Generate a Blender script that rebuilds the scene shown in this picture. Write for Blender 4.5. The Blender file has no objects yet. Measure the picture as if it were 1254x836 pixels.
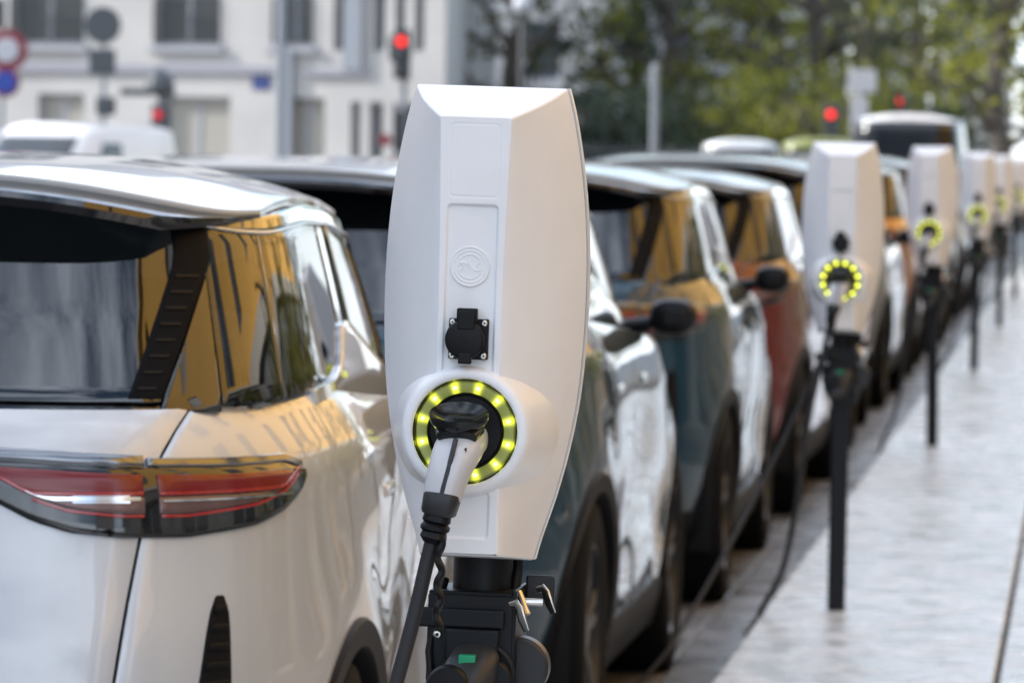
import bpy, bmesh, math, random
from mathutils import Vector, Matrix
import numpy as np
random.seed(7); np.random.seed(7)
S = bpy.context.scene
C = S.collection
R = math.radians
PI = math.pi

# ------------------------------------------------------------------ camera, sky, sun, exposure
cam_d = bpy.data.cameras.new('camera'); cam = bpy.data.objects.new('camera', cam_d); C.objects.link(cam)
cam_d.sensor_width = 36; cam_d.lens = 36*6300/1254; cam_d.clip_start = .1; cam_d.clip_end = 2000
fwd = Vector((708/6300, 213/6300, -1)).normalized()          # road direction seen from the camera
up = Vector((math.sin(R(1.1)), math.cos(R(1.1)), 0)); up = (up - up.dot(fwd)*fwd).normalized()
rt = fwd.cross(up)
m = Matrix((rt, fwd, up))                                     # camera axes -> world rows
cam.matrix_world = Matrix.Translation((0, 0, 1.455)) @ m.to_4x4()
cam_d.dof.use_dof = True; cam_d.dof.focus_distance = 6.56; cam_d.dof.aperture_fstop = 10.8
S.camera = cam

SUN_EL, SUN_AZ = 30, -97       # azimuth measured from +Y (street direction), negative = to the left
W = bpy.data.worlds.new('World'); S.world = W; W.use_nodes = True
nt = W.node_tree; nt.nodes.clear()
out = nt.nodes.new('ShaderNodeOutputWorld'); bg = nt.nodes.new('ShaderNodeBackground')
sky = nt.nodes.new('ShaderNodeTexSky'); sky.sky_type = 'NISHITA'; sky.sun_disc = False
sky.sun_elevation = R(SUN_EL); sky.sun_rotation = R(SUN_AZ); sky.dust_density = .6; sky.air_density = 1.0; sky.ozone_density = 1.0
tc = nt.nodes.new('ShaderNodeTexCoord'); mp = nt.nodes.new('ShaderNodeMapping'); mp.inputs['Scale'].default_value = (1, 1, 2.2)
nz = nt.nodes.new('ShaderNodeTexNoise'); nz.inputs['Scale'].default_value = 2.6; nz.inputs['Detail'].default_value = 8; nz.inputs['Roughness'].default_value = .6
rp = nt.nodes.new('ShaderNodeValToRGB'); rp.color_ramp.elements[0].position = .42; rp.color_ramp.elements[1].position = .64
mx = nt.nodes.new('ShaderNodeMix'); mx.data_type = 'RGBA'
nt.links.new(tc.outputs['Generated'], mp.inputs['Vector']); nt.links.new(mp.outputs['Vector'], nz.inputs['Vector'])
nt.links.new(nz.outputs['Fac'], rp.inputs['Fac']); nt.links.new(rp.outputs['Color'], mx.inputs['Factor'])
nt.links.new(sky.outputs['Color'], mx.inputs['A']); mx.inputs['B'].default_value = (12.1, 13.5, 15.8, 1)   # lit cloud
nt.links.new(mx.outputs['Result'], bg.inputs['Color']); bg.inputs['Strength'].default_value = .15
nt.links.new(bg.outputs['Background'], out.inputs['Surface'])

sd = bpy.data.lights.new('sun', 'SUN'); sun = bpy.data.objects.new('sun', sd); C.objects.link(sun)
sd.energy = 3.5; sd.angle = R(1.5); sd.color = (1, .95, .88)
az, el = R(SUN_AZ), R(SUN_EL)
sdir = Vector((math.sin(az)*math.cos(el), math.cos(az)*math.cos(el), math.sin(el)))
sun.rotation_euler = sdir.to_track_quat('Z', 'Y').to_euler(); sun.location = (0, 0, 30)
S.view_settings.view_transform = 'Standard'; S.view_settings.look = 'None'
S.view_settings.gamma = 1; S.view_settings.use_curve_mapping = False
S.view_settings.exposure = 0.68
S.render.engine = 'CYCLES'
cy = S.cycles
cy.use_denoising = True; cy.max_bounces = 10; cy.glossy_bounces = 5; cy.transmission_bounces = 6; cy.transparent_max_bounces = 12
cy.caustics_reflective = False; cy.caustics_refractive = False; cy.sample_clamp_indirect = 6

# ------------------------------------------------------------------ helpers
class MB:
    """collects verts and faces of one mesh"""
    def __init__(s): s.v = []; s.f = []; s.mi = []
    def add(s, vs, fs, mi=0):
        o = len(s.v); s.v += [tuple(v) for v in vs]; s.f += [tuple(i+o for i in f) for f in fs]; s.mi += [mi]*len(fs); return s
    def box(s, x0, x1, y0, y1, z0, z1, mi=0):
        return s.add([(x0,y0,z0),(x1,y0,z0),(x1,y1,z0),(x0,y1,z0),(x0,y0,z1),(x1,y0,z1),(x1,y1,z1),(x0,y1,z1)],
              [(3,2,1,0),(4,5,6,7),(0,1,5,4),(1,2,6,5),(2,3,7,6),(3,0,4,7)], mi)
    def grid(s, P, mi=0, flip=False, wrap=False):
        n, k = len(P), len(P[0]); vs = [p for r in P for p in r]; fs = []
        for i in range(n-1):
            for j in range(k if wrap else k-1):
                j2 = (j+1) % k
                q = (i*k+j, (i+1)*k+j, (i+1)*k+j2, i*k+j2); fs.append(q[::-1] if flip else q)
        return s.add(vs, fs, mi)
    def fan(s, ring, mi=0, flip=False):
        n = len(ring); q = tuple(range(n)); return s.add(ring, [q[::-1] if flip else q], mi)
    def lathe(s, prof, org=(0,0,0), axis='z', n=32, mi=0, caps=True):
        """prof: list of (radius, height)"""
        P = []
        for r, h in prof:
            row = []
            for i in range(n):
                a = 2*PI*i/n; c, d = r*math.cos(a), r*math.sin(a)
                p = {'z': (c, d, h), 'y': (d, h, c), 'x': (h, c, d)}[axis]
                row.append((p[0]+org[0], p[1]+org[1], p[2]+org[2]))
            P.append(row)
        s.grid(P, mi, wrap=True, flip=True)
        if caps:
            s.fan(P[0], mi, True); s.fan(P[-1], mi)
        return s
    def tube(s, path, rad, n=12, mi=0, sec=None, caps=True, upv=None):
        """sweep; rad is a number or one (rx, ry) per point; sec = superellipse exponent"""
        pts = [Vector(p) for p in path]; rows = []; prev = None
        for i, p in enumerate(pts):
            t = (pts[min(i+1, len(pts)-1)] - pts[max(i-1, 0)]).normalized()
            if prev is None:
                a = Vector(upv) if upv else (Vector((0,0,1)) if abs(t.z) < .9 else Vector((1,0,0)))
            else: a = prev
            a = (a - a.dot(t)*t).normalized(); prev = a; b = t.cross(a)
            r = rad[i] if isinstance(rad, (list, tuple)) else rad
            rx, ry = (r, r) if isinstance(r, (int, float)) else r
            row = []
            for k in range(n):
                th = 2*PI*k/n; c, d = math.cos(th), math.sin(th)
                if sec: c, d = math.copysign(abs(c)**(2/sec), c), math.copysign(abs(d)**(2/sec), d)
                row.append(tuple(p + a*(ry*c) + b*(rx*d)))
            rows.append(row)
        s.grid(rows, mi, wrap=True)
        if caps: s.fan(rows[0], mi); s.fan(rows[-1], mi, True)
        return s
    def mesh(s, name, mats, smooth=True, merge=0, sharp=35, normals=False):
        me = bpy.data.meshes.new(name); me.from_pydata(s.v, [], s.f); me.update()
        for mt in (mats if isinstance(mats, (list, tuple)) else [mats]): me.materials.append(mt)
        me.polygons.foreach_set('material_index', s.mi)
        if merge or normals:
            bm = bmesh.new(); bm.from_mesh(me)
            if merge: bmesh.ops.remove_doubles(bm, verts=bm.verts, dist=merge)
            if normals: bmesh.ops.recalc_face_normals(bm, faces=bm.faces)
            bm.to_mesh(me); bm.free()
        if smooth:
            me.polygons.foreach_set('use_smooth', [True]*len(me.polygons))
            if sharp: me.set_sharp_from_angle(angle=R(sharp))
        return me
    def build(s, name, mats, parent=None, **k):
        o = bpy.data.objects.new(name, s.mesh(name, mats, **k)); C.objects.link(o)
        if parent: o.parent = parent
        return o

def tag(o, label=None, cat=None, group=None, kind=None):
    for k, v in (('label', label), ('category', cat), ('group', group), ('kind', kind)):
        if v: o[k] = v
    return o
def empty(name, loc, label, cat, rz=0, group=None):
    o = bpy.data.objects.new(name, None); C.objects.link(o); o.location = loc; o.rotation_euler = (0, 0, rz)
    o.empty_display_size = .1
    return tag(o, label, cat, group)
def bevel(o, w=.004, seg=2, ang=30):
    b = o.modifiers.new('bevel', 'BEVEL'); b.width = w; b.segments = seg; b.limit_method = 'ANGLE'; b.angle_limit = R(ang); b.use_clamp_overlap = False
    return o
def copy_tree(o, parent=None, swap=None):
    c = o.copy(); C.objects.link(c); c.parent = parent
    if swap:
        for i, ms in enumerate(c.material_slots):
            if ms.material and ms.material.name in swap:
                nm = swap[ms.material.name]; ms.link = 'OBJECT'; ms.material = nm
    for ch in list(o.children): copy_tree(ch, c, swap)
    return c

def mat(name, col, rough=.5, metal=0, coat=0, coat_rough=.03, bump=None, var=None, emis=None, ior=1.5, spec=None, trans=0):
    m = bpy.data.materials.new(name); m.use_nodes = True; t = m.node_tree; p = t.nodes['Principled BSDF']
    p.inputs['Coat IOR'].default_value = 1.50 if name == 'paint_pearl' else 1.46
    p.inputs['Base Color'].default_value = (*col, 1); p.inputs['Roughness'].default_value = rough; p.inputs['Metallic'].default_value = metal
    p.inputs['Coat Weight'].default_value = coat; p.inputs['Coat Roughness'].default_value = coat_rough; p.inputs['IOR'].default_value = ior
    if spec is not None: p.inputs['Specular IOR Level'].default_value = spec
    if trans: p.inputs['Transmission Weight'].default_value = trans
    if emis: p.inputs['Emission Color'].default_value = (*emis[0], 1); p.inputs['Emission Strength'].default_value = emis[1]
    if bump or var:
        c = t.nodes.new('ShaderNodeTexCoord')
    if var:   # (scale, amount, second colour)
        n = t.nodes.new('ShaderNodeTexNoise'); n.inputs['Scale'].default_value = var[0]; n.inputs['Detail'].default_value = 6; n.inputs['Roughness'].default_value = .65
        r = t.nodes.new('ShaderNodeValToRGB'); r.color_ramp.elements[0].color = (*col, 1); r.color_ramp.elements[1].color = (*var[1], 1)
        r.color_ramp.elements[0].position = .38; r.color_ramp.elements[1].position = .66
        t.links.new(c.outputs['Object'], n.inputs['Vector']); t.links.new(n.outputs['Fac'], r.inputs['Fac']); t.links.new(r.outputs['Color'], p.inputs['Base Color'])
    if bump:  # (scale, strength, distance)
        n = t.nodes.new('ShaderNodeTexNoise'); n.inputs['Scale'].default_value = bump[0]; n.inputs['Detail'].default_value = 4
        b = t.nodes.new('ShaderNodeBump'); b.inputs['Strength'].default_value = bump[1]; b.inputs['Distance'].default_value = bump[2]
        t.links.new(c.outputs['Object'], n.inputs['Vector']); t.links.new(n.outputs['Fac'], b.inputs['Height']); t.links.new(b.outputs['Normal'], p.inputs['Normal'])
    return m

def glass_mat(name, tint, rough=0.0, ior=1.9):
    """tinted sheet glass: what is behind shows through darkened, the street reflects off the face"""
    m = bpy.data.materials.new(name); m.use_nodes = True; t = m.node_tree; t.nodes.clear()
    o = t.nodes.new('ShaderNodeOutputMaterial'); tr = t.nodes.new('ShaderNodeBsdfTransparent'); gl = t.nodes.new('ShaderNodeBsdfGlossy'); mi = t.nodes.new('ShaderNodeMixShader')
    f = t.nodes.new('ShaderNodeFresnel'); f.inputs['IOR'].default_value = ior
    tr.inputs['Color'].default_value = (*tint, 1); gl.inputs['Roughness'].default_value = rough
    t.links.new(f.outputs['Fac'], mi.inputs['Fac']); t.links.new(tr.outputs['BSDF'], mi.inputs[1]); t.links.new(gl.outputs['BSDF'], mi.inputs[2]); t.links.new(mi.outputs['Shader'], o.inputs['Surface'])
    return m

M = {}
M['paint'] = mat('paint_pearl', (.50,.515,.53), .38, .22, 1, .01)
M['paint_teal'] = mat('paint_teal', (.001,.030,.058), .35, 0, 1, .015, spec=.15)
M['paint_red'] = mat('paint_red', (.12,.010,.006), .35, 0, 1, .015, spec=.15)
M['paint_white'] = mat('paint_white', (.74,.74,.75), .35, 0, 1, .02)
M['paint_grey'] = mat('paint_grey', (.20,.21,.22), .35, .5, 1, .02)
M['paint_orange'] = mat('paint_orange', (.42,.16,.03), .35, .3, 1, .02)
M['paint_black'] = mat('paint_black', (.012,.012,.014), .3, 0, 1, .02)
M['paint_lime'] = mat('paint_lime', (.24,.26,.07), .4, 0, .6, .05)
M['roof'] = mat('roof_white', (.84,.84,.84), .4, .0, 1, .03)
M['gloss'] = mat('gloss_black', (.006,.006,.007), .08, 0, 1, .01)
M['glass'] = glass_mat('privacy_glass', (.06,.065,.07), 0, 1.9)
M['glassf'] = glass_mat('clear_glass', (.22,.25,.24), 0, 1.75)
M['chrome'] = mat('chrome', (.75,.75,.76), .12, 1)
M['satin'] = mat('satin_chrome', (.20,.205,.215), .14, 1)
M['clad'] = mat('black_plastic', (.005,.005,.006), .55, 0, 0, spec=.12, bump=(900,.15,.0004))
M['blade'] = mat('matt_black_blade', (.004,.004,.005), .6, spec=.08)
M['darkwin'] = mat('dark_rear_glass', (.006,.007,.008), .15, spec=.25)
M['rubber'] = mat('rubber', (.006,.006,.006), .8, spec=.12, bump=(60,.2,.002))
M['rim'] = mat('rim_grey', (.03,.03,.032), .35, .4, spec=.3)
M['inside'] = mat('interior_dark', (.012,.012,.013), .8)
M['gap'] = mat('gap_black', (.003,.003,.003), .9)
M['lens_red'] = mat('lens_red', (.16,.004,.004), .2, 0, .15, .01)
M['lens_bright'] = mat('lens_red_line', (.32,.010,.008), .15, 0, 1, .01)
M['lens_clear'] = mat('lens_clear', (.15,.09,.085), .25, .4, .3, .01, bump=(60,.5,.002))
M['white'] = mat('white_polycarbonate', (.80,.80,.81), .30, 0, .0, bump=(900,.10,.0003), var=(9,(.765,.765,.77)))
M['white_rim'] = mat('grey_white_plastic', (.62,.63,.64), .35)
M['seam'] = mat('dark_seam', (.02,.02,.018), .5)
M['black'] = mat('black_moulded', (.004,.004,.005), .45, spec=.22, bump=(1200,.12,.0003))
M['blackm'] = mat('black_powder_coat', (.004,.005,.007), .42, spec=.25, bump=(700,.15,.0003))
M['dkgrey'] = mat('dark_grey_plastic', (.022,.023,.025), .42, spec=.35)
M['steel'] = mat('steel', (.62,.61,.58), .22, 1)
M['hood'] = mat('smoked_plastic', (.010,.011,.011), .16, 0, 0, ior=1.42)
M['handle'] = mat('handle_pale', (.50,.50,.51), .34)
M['cable'] = mat('cable_grey', (.022,.022,.024), .55, spec=.3, bump=(300,.2,.0006))
M['green'] = mat('green_latch', (.0,.28,.12), .4)
M['led'] = mat('led_lit', (.8,.9,.1), .3, emis=((1,1,.09), 5))
# translucent diffuser lit by the twelve diodes behind it
md = mat('diffuser_ring', (.22,.25,.09), .35, emis=((.72,.80,.03), 1)); t = md.node_tree; p = t.nodes['Principled BSDF']
tcn = t.nodes.new('ShaderNodeTexCoord'); sx = t.nodes.new('ShaderNodeSeparateXYZ'); at = t.nodes.new('ShaderNodeMath'); at.operation = 'ARCTAN2'
t.links.new(tcn.outputs['Object'], sx.inputs['Vector']); t.links.new(sx.outputs['X'], at.inputs[0]); t.links.new(sx.outputs['Z'], at.inputs[1])
def mth(t, op, a, b):
    n = t.nodes.new('ShaderNodeMath'); n.operation = op
    for i, v in enumerate((a, b)):
        if v is None: continue
        if isinstance(v, (int, float)): n.inputs[i].default_value = v
        else: t.links.new(v, n.inputs[i])
    return n.outputs[0]
ang = mth(t, 'MULTIPLY', at.outputs[0], 12.0); cs = mth(t, 'COSINE', mth(t, 'ADD', ang, PI), None)
pw = mth(t, 'POWER', mth(t, 'MULTIPLY', mth(t, 'ADD', cs, 1.0), .5), 3.5)
t.links.new(mth(t, 'ADD', mth(t, 'MULTIPLY', pw, .95), .06), p.inputs['Emission Strength'])
M['diff'] = md

# ================================================================== SETTING
def facing_pts(fn, xs, ys): return [[fn(x, y) for y in ys] for x in xs]
# road: one sheet to the horizon, dark wet asphalt
mr = mat('asphalt', (.050,.050,.052), .6, bump=(160,.35,.002)); t = mr.node_tree; p = t.nodes['Principled BSDF']
def noise_ramp(t, scale, lo, hi, p0, p1, coord='Object', detail=6, mapping=None):
    c = t.nodes.new('ShaderNodeTexCoord'); n = t.nodes.new('ShaderNodeTexNoise'); n.inputs['Scale'].default_value = scale; n.inputs['Detail'].default_value = detail; n.inputs['Roughness'].default_value = .6
    src = c.outputs[coord]
    if mapping:
        mm = t.nodes.new('ShaderNodeMapping'); mm.inputs['Scale'].default_value = mapping; t.links.new(src, mm.inputs['Vector']); src = mm.outputs['Vector']
    t.links.new(src, n.inputs['Vector'])
    r = t.nodes.new('ShaderNodeMapRange'); r.inputs['From Min'].default_value = p0; r.inputs['From Max'].default_value = p1; r.inputs['To Min'].default_value = lo; r.inputs['To Max'].default_value = hi
    t.links.new(n.outputs['Fac'], r.inputs['Value']); return r.outputs['Result']
t.links.new(noise_ramp(t, .35, .38, .75, .4, .62), p.inputs['Roughness'])
MB().grid([[(-400,-200,-.12),(400,-200,-.12)],[(-400,900,-.12),(400,900,-.12)]], flip=True).build('road', mr, smooth=False)
tag(bpy.data.objects['road'], 'dark damp asphalt road', kind='structure')
# gutter strip of dark setts beside the kerb
mg = mat('gutter_stone', (.085,.082,.08), .5, var=(2.2,(.16,.155,.15)), bump=(35,.6,.008)); t = mg.node_tree
t.links.new(noise_ramp(t, 1.7, .18, .6, .4, .62), t.nodes['Principled BSDF'].inputs['Roughness'])
g = MB()
yy = -4.0
while yy < 120:
    g.box(-1.50, -1.265, yy, yy+.595, -.15, -.108+random.uniform(-.003,.003)); g.box(-1.258, -1.032, yy+.2, yy+.795, -.15, -.106+random.uniform(-.003,.003)); yy += .603
tag(bevel(g.build('gutter', mg, smooth=False), .006, 2), kind='structure')
# granite kerb (one run of long stones) and paving behind it
mk = mat('granite', (.42,.415,.41), .3, bump=(220,.35,.0022)); t = mk.node_tree; p = t.nodes['Principled BSDF']
base = noise_ramp(t, 9.0, 0, 1, .38, .64, detail=10); fine = noise_ramp(t, 140, 0, 1, .3, .7); spot = noise_ramp(t, 7.0, 0, 1, .61, .67)
r1 = t.nodes.new('ShaderNodeMix'); r1.data_type = 'RGBA'; r1.inputs['A'].default_value = (.72,.71,.685,1); r1.inputs['B'].default_value = (.40,.39,.37,1); t.links.new(base, r1.inputs['Factor'])
r2 = t.nodes.new('ShaderNodeMix'); r2.data_type = 'RGBA'; r2.blend_type = 'MULTIPLY'; t.links.new(mth(t,'MULTIPLY',fine,.35), r2.inputs['Factor']); t.links.new(r1.outputs['Result'], r2.inputs['A']); r2.inputs['B'].default_value = (.45,.45,.45,1)
r3 = t.nodes.new('ShaderNodeMix'); r3.data_type = 'RGBA'; t.links.new(mth(t,'MULTIPLY',spot,.75), r3.inputs['Factor']); t.links.new(r2.outputs['Result'], r3.inputs['A']); r3.inputs['B'].default_value = (.10,.095,.09,1)
t.links.new(r3.outputs['Result'], p.inputs['Base Color'])
t.links.new(noise_ramp(t, 4.0, .10, .48, .38, .62), p.inputs['Roughness'])
p.inputs['Coat Weight'].default_value = .0
k = MB(); y0 = -6.0
while y0 < 130:
    L = random.uniform(1.5, 2.1); k.box(-1.03, -.243, y0+.005, y0+L-.005, -.16, 0+random.uniform(-.0015,.0015)); y0 += L
tag(bevel(k.build('kerb', mk, smooth=False), .012, 3), kind='structure')
pv = MB(); row = 0; x = -.228
while x < 1.1:
    y0 = -6 - (row % 2)*.5
    while y0 < 130:
        pv.box(x, x+.69, y0+.006, y0+.994, -.16, random.uniform(-.003,.001)); y0 += 1.0
    x += .70; row += 1
tag(bevel(pv.build('pavement', mk, smooth=False), .006, 2), kind='structure')
tag(MB().box(-1.02, 1.15, -6, 130, -.17, -.02).build('pavement_bed', M['gap'], smooth=False), kind='structure')

mfw = mat('footway_asphalt', (.13,.125,.115), .7, var=(3,(.10,.096,.09)), bump=(120,.4,.002))  # unseen strip beyond the slabs, darkened to cut light bounced onto the stations
tag(MB().box(1.168, 6.4, -14, 130, -.17, -.001).build('footway', mfw, smooth=False), kind='structure')
# ================================================================== CHARGING STATIONS
FY = -.09                                   # front face, measured from the post's axis
hz = [.930,.946,.96,1.0,1.05,1.10,1.15,1.21,1.27,1.33,1.40,1.46,1.52,1.549]
hw = [.0745,.0765,.082,.0955,.109,.1195,.127,.1315,.1332,.1325,.1278,.1195,.1080,.0990]
def hw_back(z): return float(np.interp(z, hz, hw))
def smooth_list(n, a, b): return [a+(b-a)*i/n for i in range(n+1)]
_z = np.linspace(.93, 1.549, 60); _h = np.interp(_z, hz, hw)
for _ in range(6): _h[1:-1] = .25*_h[:-2]+.5*_h[1:-1]+.25*_h[2:]
def hw_back(z): return float(np.interp(z, _z, _h))
ZF0, ZF1, ZB0, ZB1 = .946, 1.508, .930, 1.549
def hw_front(t): return .0410 + .0055*abs(2*t-1)**1.5      # narrow flat face, a little wider at its ends
def outline(f, y, n=44, m=10, grow=0):
    """closed loop of the shell at depth fraction f (0 = front, 1 = back)"""
    z0 = ZF0+(ZB0-ZF0)*f - grow; z1 = ZF1+(ZB1-ZF1)*f + grow; e = f + .10*math.sin(PI*f)
    pts = []
    def half(t):
        a = hw_front(t); b = hw_back(ZB0+(ZB1-ZB0)*t); return a+(b-a)*e + grow
    for i in range(n+1): t = i/n; pts.append((half(t), y, z0+(z1-z0)*t))
    for i in range(1, m): s = 1-2*i/m; pts.append((half(1)*s, y, z1))
    for i in range(n+1): t = 1-i/n; pts.append((-half(t), y, z0+(z1-z0)*t))
    for i in range(1, m): s = -1+2*i/m; pts.append((half(0)*s, y, z0))
    return pts
def sd_box(x, z, cx, cz, hx, hy, r):
    qx, qz = abs(x-cx)-hx+r, abs(z-cz)-hy+r
    return math.hypot(max(qx,0), max(qz,0)) + min(max(qx,qz),0) - r
def ss(a, b, x):
    t = min(1, max(0, (x-a)/(b-a))); return t*t*(3-2*t)
RZ = 1.105                                  # height of the ring's centre
station = empty('charging_station', (-.80, 6.63, 0), 'nearest white charging station with a glowing yellow ring, in sharp focus', 'charging station', group='charging stations along the kerb')
# shell: flanks, top and bottom
sh = MB(); loops = []
for f, g_, dy in ((0,-.0022,.0004),(0,-.0012,.0003),(0,-.0004,.0007),(.004,0,.0012),(.02,0,0),(.12,0,0),(.3,0,0),(.5,0,0),(.7,0,0),(.88,0,0),(1,0,0)): loops.append(outline(f, FY+.165*f+dy, grow=g_))
sh.grid(loops, wrap=True, flip=True)
shell = sh.build('shell', M['white'], station, sharp=40); bevel(shell, .0030, 3, 38)
nf = 72; mfz = 440; rows = []; fp = MB()
for j in range(mfz+1):
    tz = j/mfz; z = ZF0+.0022+(ZF1-ZF0-.0044)*tz; a = hw_front(tz)-.0021; row = []
    for i in range(nf+1):
        x = a*(-1+2*i/nf)
        d = sd_box(x, z, -.0005, 1.265, .0325, .130, .006); dep = .0042*ss(.0012, -.0016, d)      # long recess with logo and socket outlet
        d = sd_box(x, z, 0, .998, .0325, .030, .006); dep = max(dep, .0035*ss(.0012,-.0016,d))
        d = sd_box(x, z, .0, 1.452, .0315, .0465, .006); dep = max(dep, .0005*ss(.0016, 0, abs(d)))   # engraved frame of the blank label field
        row.append((x, FY+dep+.0004, z))
    rows.append(row)
fp.grid(rows, flip=True); fp.build('front_panel', M['white'], station, sharp=0)
# back plate and the dark seam in front of it
s2 = MB(); s2.grid([outline(1, FY+.164, grow=-.0015), outline(1, FY+.187, grow=-.0015)], wrap=True, flip=True)
s2.build('seam_gasket', M['seam'], station)
s3 = MB(); l0 = outline(1, FY+.187, grow=.0006); l1 = outline(1, FY+.209, grow=.0006); l2 = outline(1, FY+.214, grow=-.006)
s3.grid([l0, l1, l2], wrap=True, flip=True); s3.fan(l0); s3.fan(l2, flip=True)
s3.build('back_plate', M['white'], station)
# socket housing: flared collar round the ring
h = MB()
prof = [(.108,.150),(.107,.11),(.101,.075),(.093,.04),(.0865,.012),(.0825,-.004),(.0795,-.0095),(.0765,-.0115),(.0705,-.0115),(.0685,-.0105),(.0675,-.008),(.0668,.012)]
h.lathe([(r, FY+y) for r, y in prof], (0,0,RZ), 'y', 96, caps=False)
h.build('socket_housing', M['white'], station, sharp=50)
h = MB(); h.lathe([(.0682, FY-.0085),(.0665,FY-.0075),(.0648,FY-.004),(.0640,FY+.014)], (0,0,RZ), 'y', 80, caps=False)
h.build('housing_groove', M['gloss'], station)
ring = MB(); prof = [(.0642,.012),(.0636,-.0035),(.0622,-.005),(.0515,-.0045),(.0500,-.0035),(.0495,.012)]
ring.lathe([(r, FY+y) for r, y in prof], (0,0,0), 'y', 120, caps=False)
ro = ring.build('light_ring', M['diff'], station); ro.location = (0, 0, RZ)
led = MB(); led.lathe([(.0031,.0),(.0028,-.0012),(.0016,-.0018),(.0003,-.0025)], (0,0,0), 'y', 14, caps=False)
ledmesh = led.mesh('light_diode', M['led'])
for i in range(12):
    a = 2*PI*(i+.5)/12
    o = bpy.data.objects.new('light_diode', ledmesh); C.objects.link(o); o.parent = station
    o.location = (.0572*math.sin(a), FY-.0046, RZ+.0572*math.cos(a))
sk = MB(); sk.lathe([(.0497,-.0028),(.0485,-.0050),(.0470,-.0040),(.0455,-.0012),(.001,-.0012)], (0,FY,RZ), 'y', 64, caps=False)
sk.build('vehicle_socket', M['black'], station)
# embossed round emblem
em = MB(); ez = 1.316
em.lathe([(.0262,.0),(.0258,-.0018),(.0245,-.0022),(.0238,-.0012),(.0005,-.0012)], (-.002, FY+.0045, ez), 'y', 64, caps=False)
def arc(r, a0, a1, w, cx=0, cz=0):
    pts = [(-.002+cx+r*math.cos(R(a0+(a1-a0)*i/18)), FY+.0034, ez+cz+r*math.sin(R(a0+(a1-a0)*i/18))) for i in range(19)]
    em.tube(pts, [(w, .0010)]*19, 8, upv=(0,1,0))
arc(.0205, 25, 165, .0009); arc(.0205, 200, 345, .0009); arc(.0155, 35, 150, .0009); arc(.0155, 215, 330, .0009)
arc(.0062, 20, 180, .0010, -.009, -.001); arc(.0062, 180, 335, .0010, .009, .001)
em.tube([(-.002+.0028, FY+.0034, ez-.006), (-.002-.0028, FY+.0034, ez+.006)], [(.0009,.001)]*2, 8, upv=(0,1,0))
arc(.0062, -60, 60, .0010, -.0155, 0); arc(.0062, 120, 240, .0010, .0155, 0)
em.build('emblem', M['white'], station, sharp=40)
# domestic outlet with spring lid
oz = 1.224; so = MB(); so.box(-.0255, .0255, FY-.006, FY+.005, oz-.0265, oz+.0255)
sob = bevel(so.build('socket_outlet', M['black'], station, smooth=False), .002, 2)
lid = MB(); lid.lathe([(.0250,-.006),(.0255,-.008),(.0255,-.0165),(.0240,-.019),(.0225,-.0195),(.001,-.0195)], (-.0035, FY, oz-.001), 'y', 48, caps=False)
lid.box(-.0145, .0115, FY-.018, FY-.002, oz+.020, oz+.039); lid.box(-.0125, .0095, FY-.0205, FY-.012, oz+.012, oz+.036)
lid.box(-.0105, .0060, FY-.0215, FY-.010, oz-.032, oz-.018)
bevel(lid.build('lid', M['black'], sob, sharp=35), .0015, 2)
for sx_ in (-.0205, .0205):
    for sz_ in (-.0215, .0205):
        sc = MB(); sc.lathe([(.0040,-.006),(.0040,-.0075),(.0030,-.0085),(.0012,-.0085),(.001,-.0072)], (sx_, FY, oz+sz_), 'y', 16, caps=False)
        sc.build('screw', M['steel'], sob)
# moulded writing field under the ring: a raised strip too worn to read
# post
po = MB(); po.lathe([(.0385,.80),(.0385,.955)], (.006,.10,0), 'z', 40); po.build('upper_tube', M['blackm'], station)
po = MB(); po.box(-.023,.035,.071,.129,-.02,.80); bevel(po.build('post', M['blackm'], station, smooth=False), .007, 3)
# holder under the shell: bent plate, rear plate, levers
br = MB(); br.box(-.066,.046,-.082,-.074,.770,.885); br.box(-.066,.046,-.076,.05,.881,.889)
br.box(.044,.050,-.080,.055,.700,.893)
pts = []
for i in range(25):
    a = PI*i/24; pts.append((.006+.062*math.cos(a)*1.0, .765-.075*math.sin(a)))
poly = [(-.066,.80)]+[(x,z) for x,z in reversed(pts)]+[(.050,.80)]
poly = [(max(-.066,min(.05,x)), z) for x, z in poly]
front = [(x,-.0815,z) for x,z in poly]; back = [(x,-.0745,z) for x,z in poly]
br.fan(front); br.fan(back, flip=True); br.grid([front, back], wrap=True, flip=True)
brk = bevel(br.build('holder_plate', M['blackm'], station, smooth=False), .002, 2)
fl = MB(); fl.box(-.088,.036,-.094,-.0865,.842,.868); fl.box(-.07,.03,-.088,-.080,.848,.860)
bevel(fl.build('plate_flange', M['blackm'], brk, smooth=False), .0035, 3)
cp = MB(); cp.box(.050,.088,.030,.034,.868,.905); bevel(cp.build('rear_tab', M['dkgrey'], brk, smooth=False), .003, 2)
for (x_, z_) in ((-.052,.832),(.020,.832),(.022,.758)):
    sc = MB(); sc.lathe([(.0055,-.0815),(.0055,-.0845),(.0042,-.086),(.0022,-.0862),(.002,-.0835)], (x_,0,z_), 'y', 18, caps=False); sc.build('screw', M['steel'], brk)
def lever(x, y, z, tilt, ln):
    l = MB(); c, s_ = math.cos(tilt), math.sin(tilt)
    pts_ = [(x-.012, y+.004, z+.006),(x-.004, y, z+.009),(x, y-.002, z+.004),(x+ln*.45*s_, y-.004, z-ln*.45*c),(x+ln*s_, y-.004, z-ln*c)]
    l.tube(pts_, [(.0045,.0018),(.0055,.0018),(.0060,.0018),(.0062,.0018),(.0045,.0014)], 14, sec=4, upv=(0,1,0)); l.build('lever', M['steel'], brk, sharp=50)
lever(.054, -.085, .868, R(24), .029); lever(.082, -.02, .884, R(26), .026)
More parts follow.
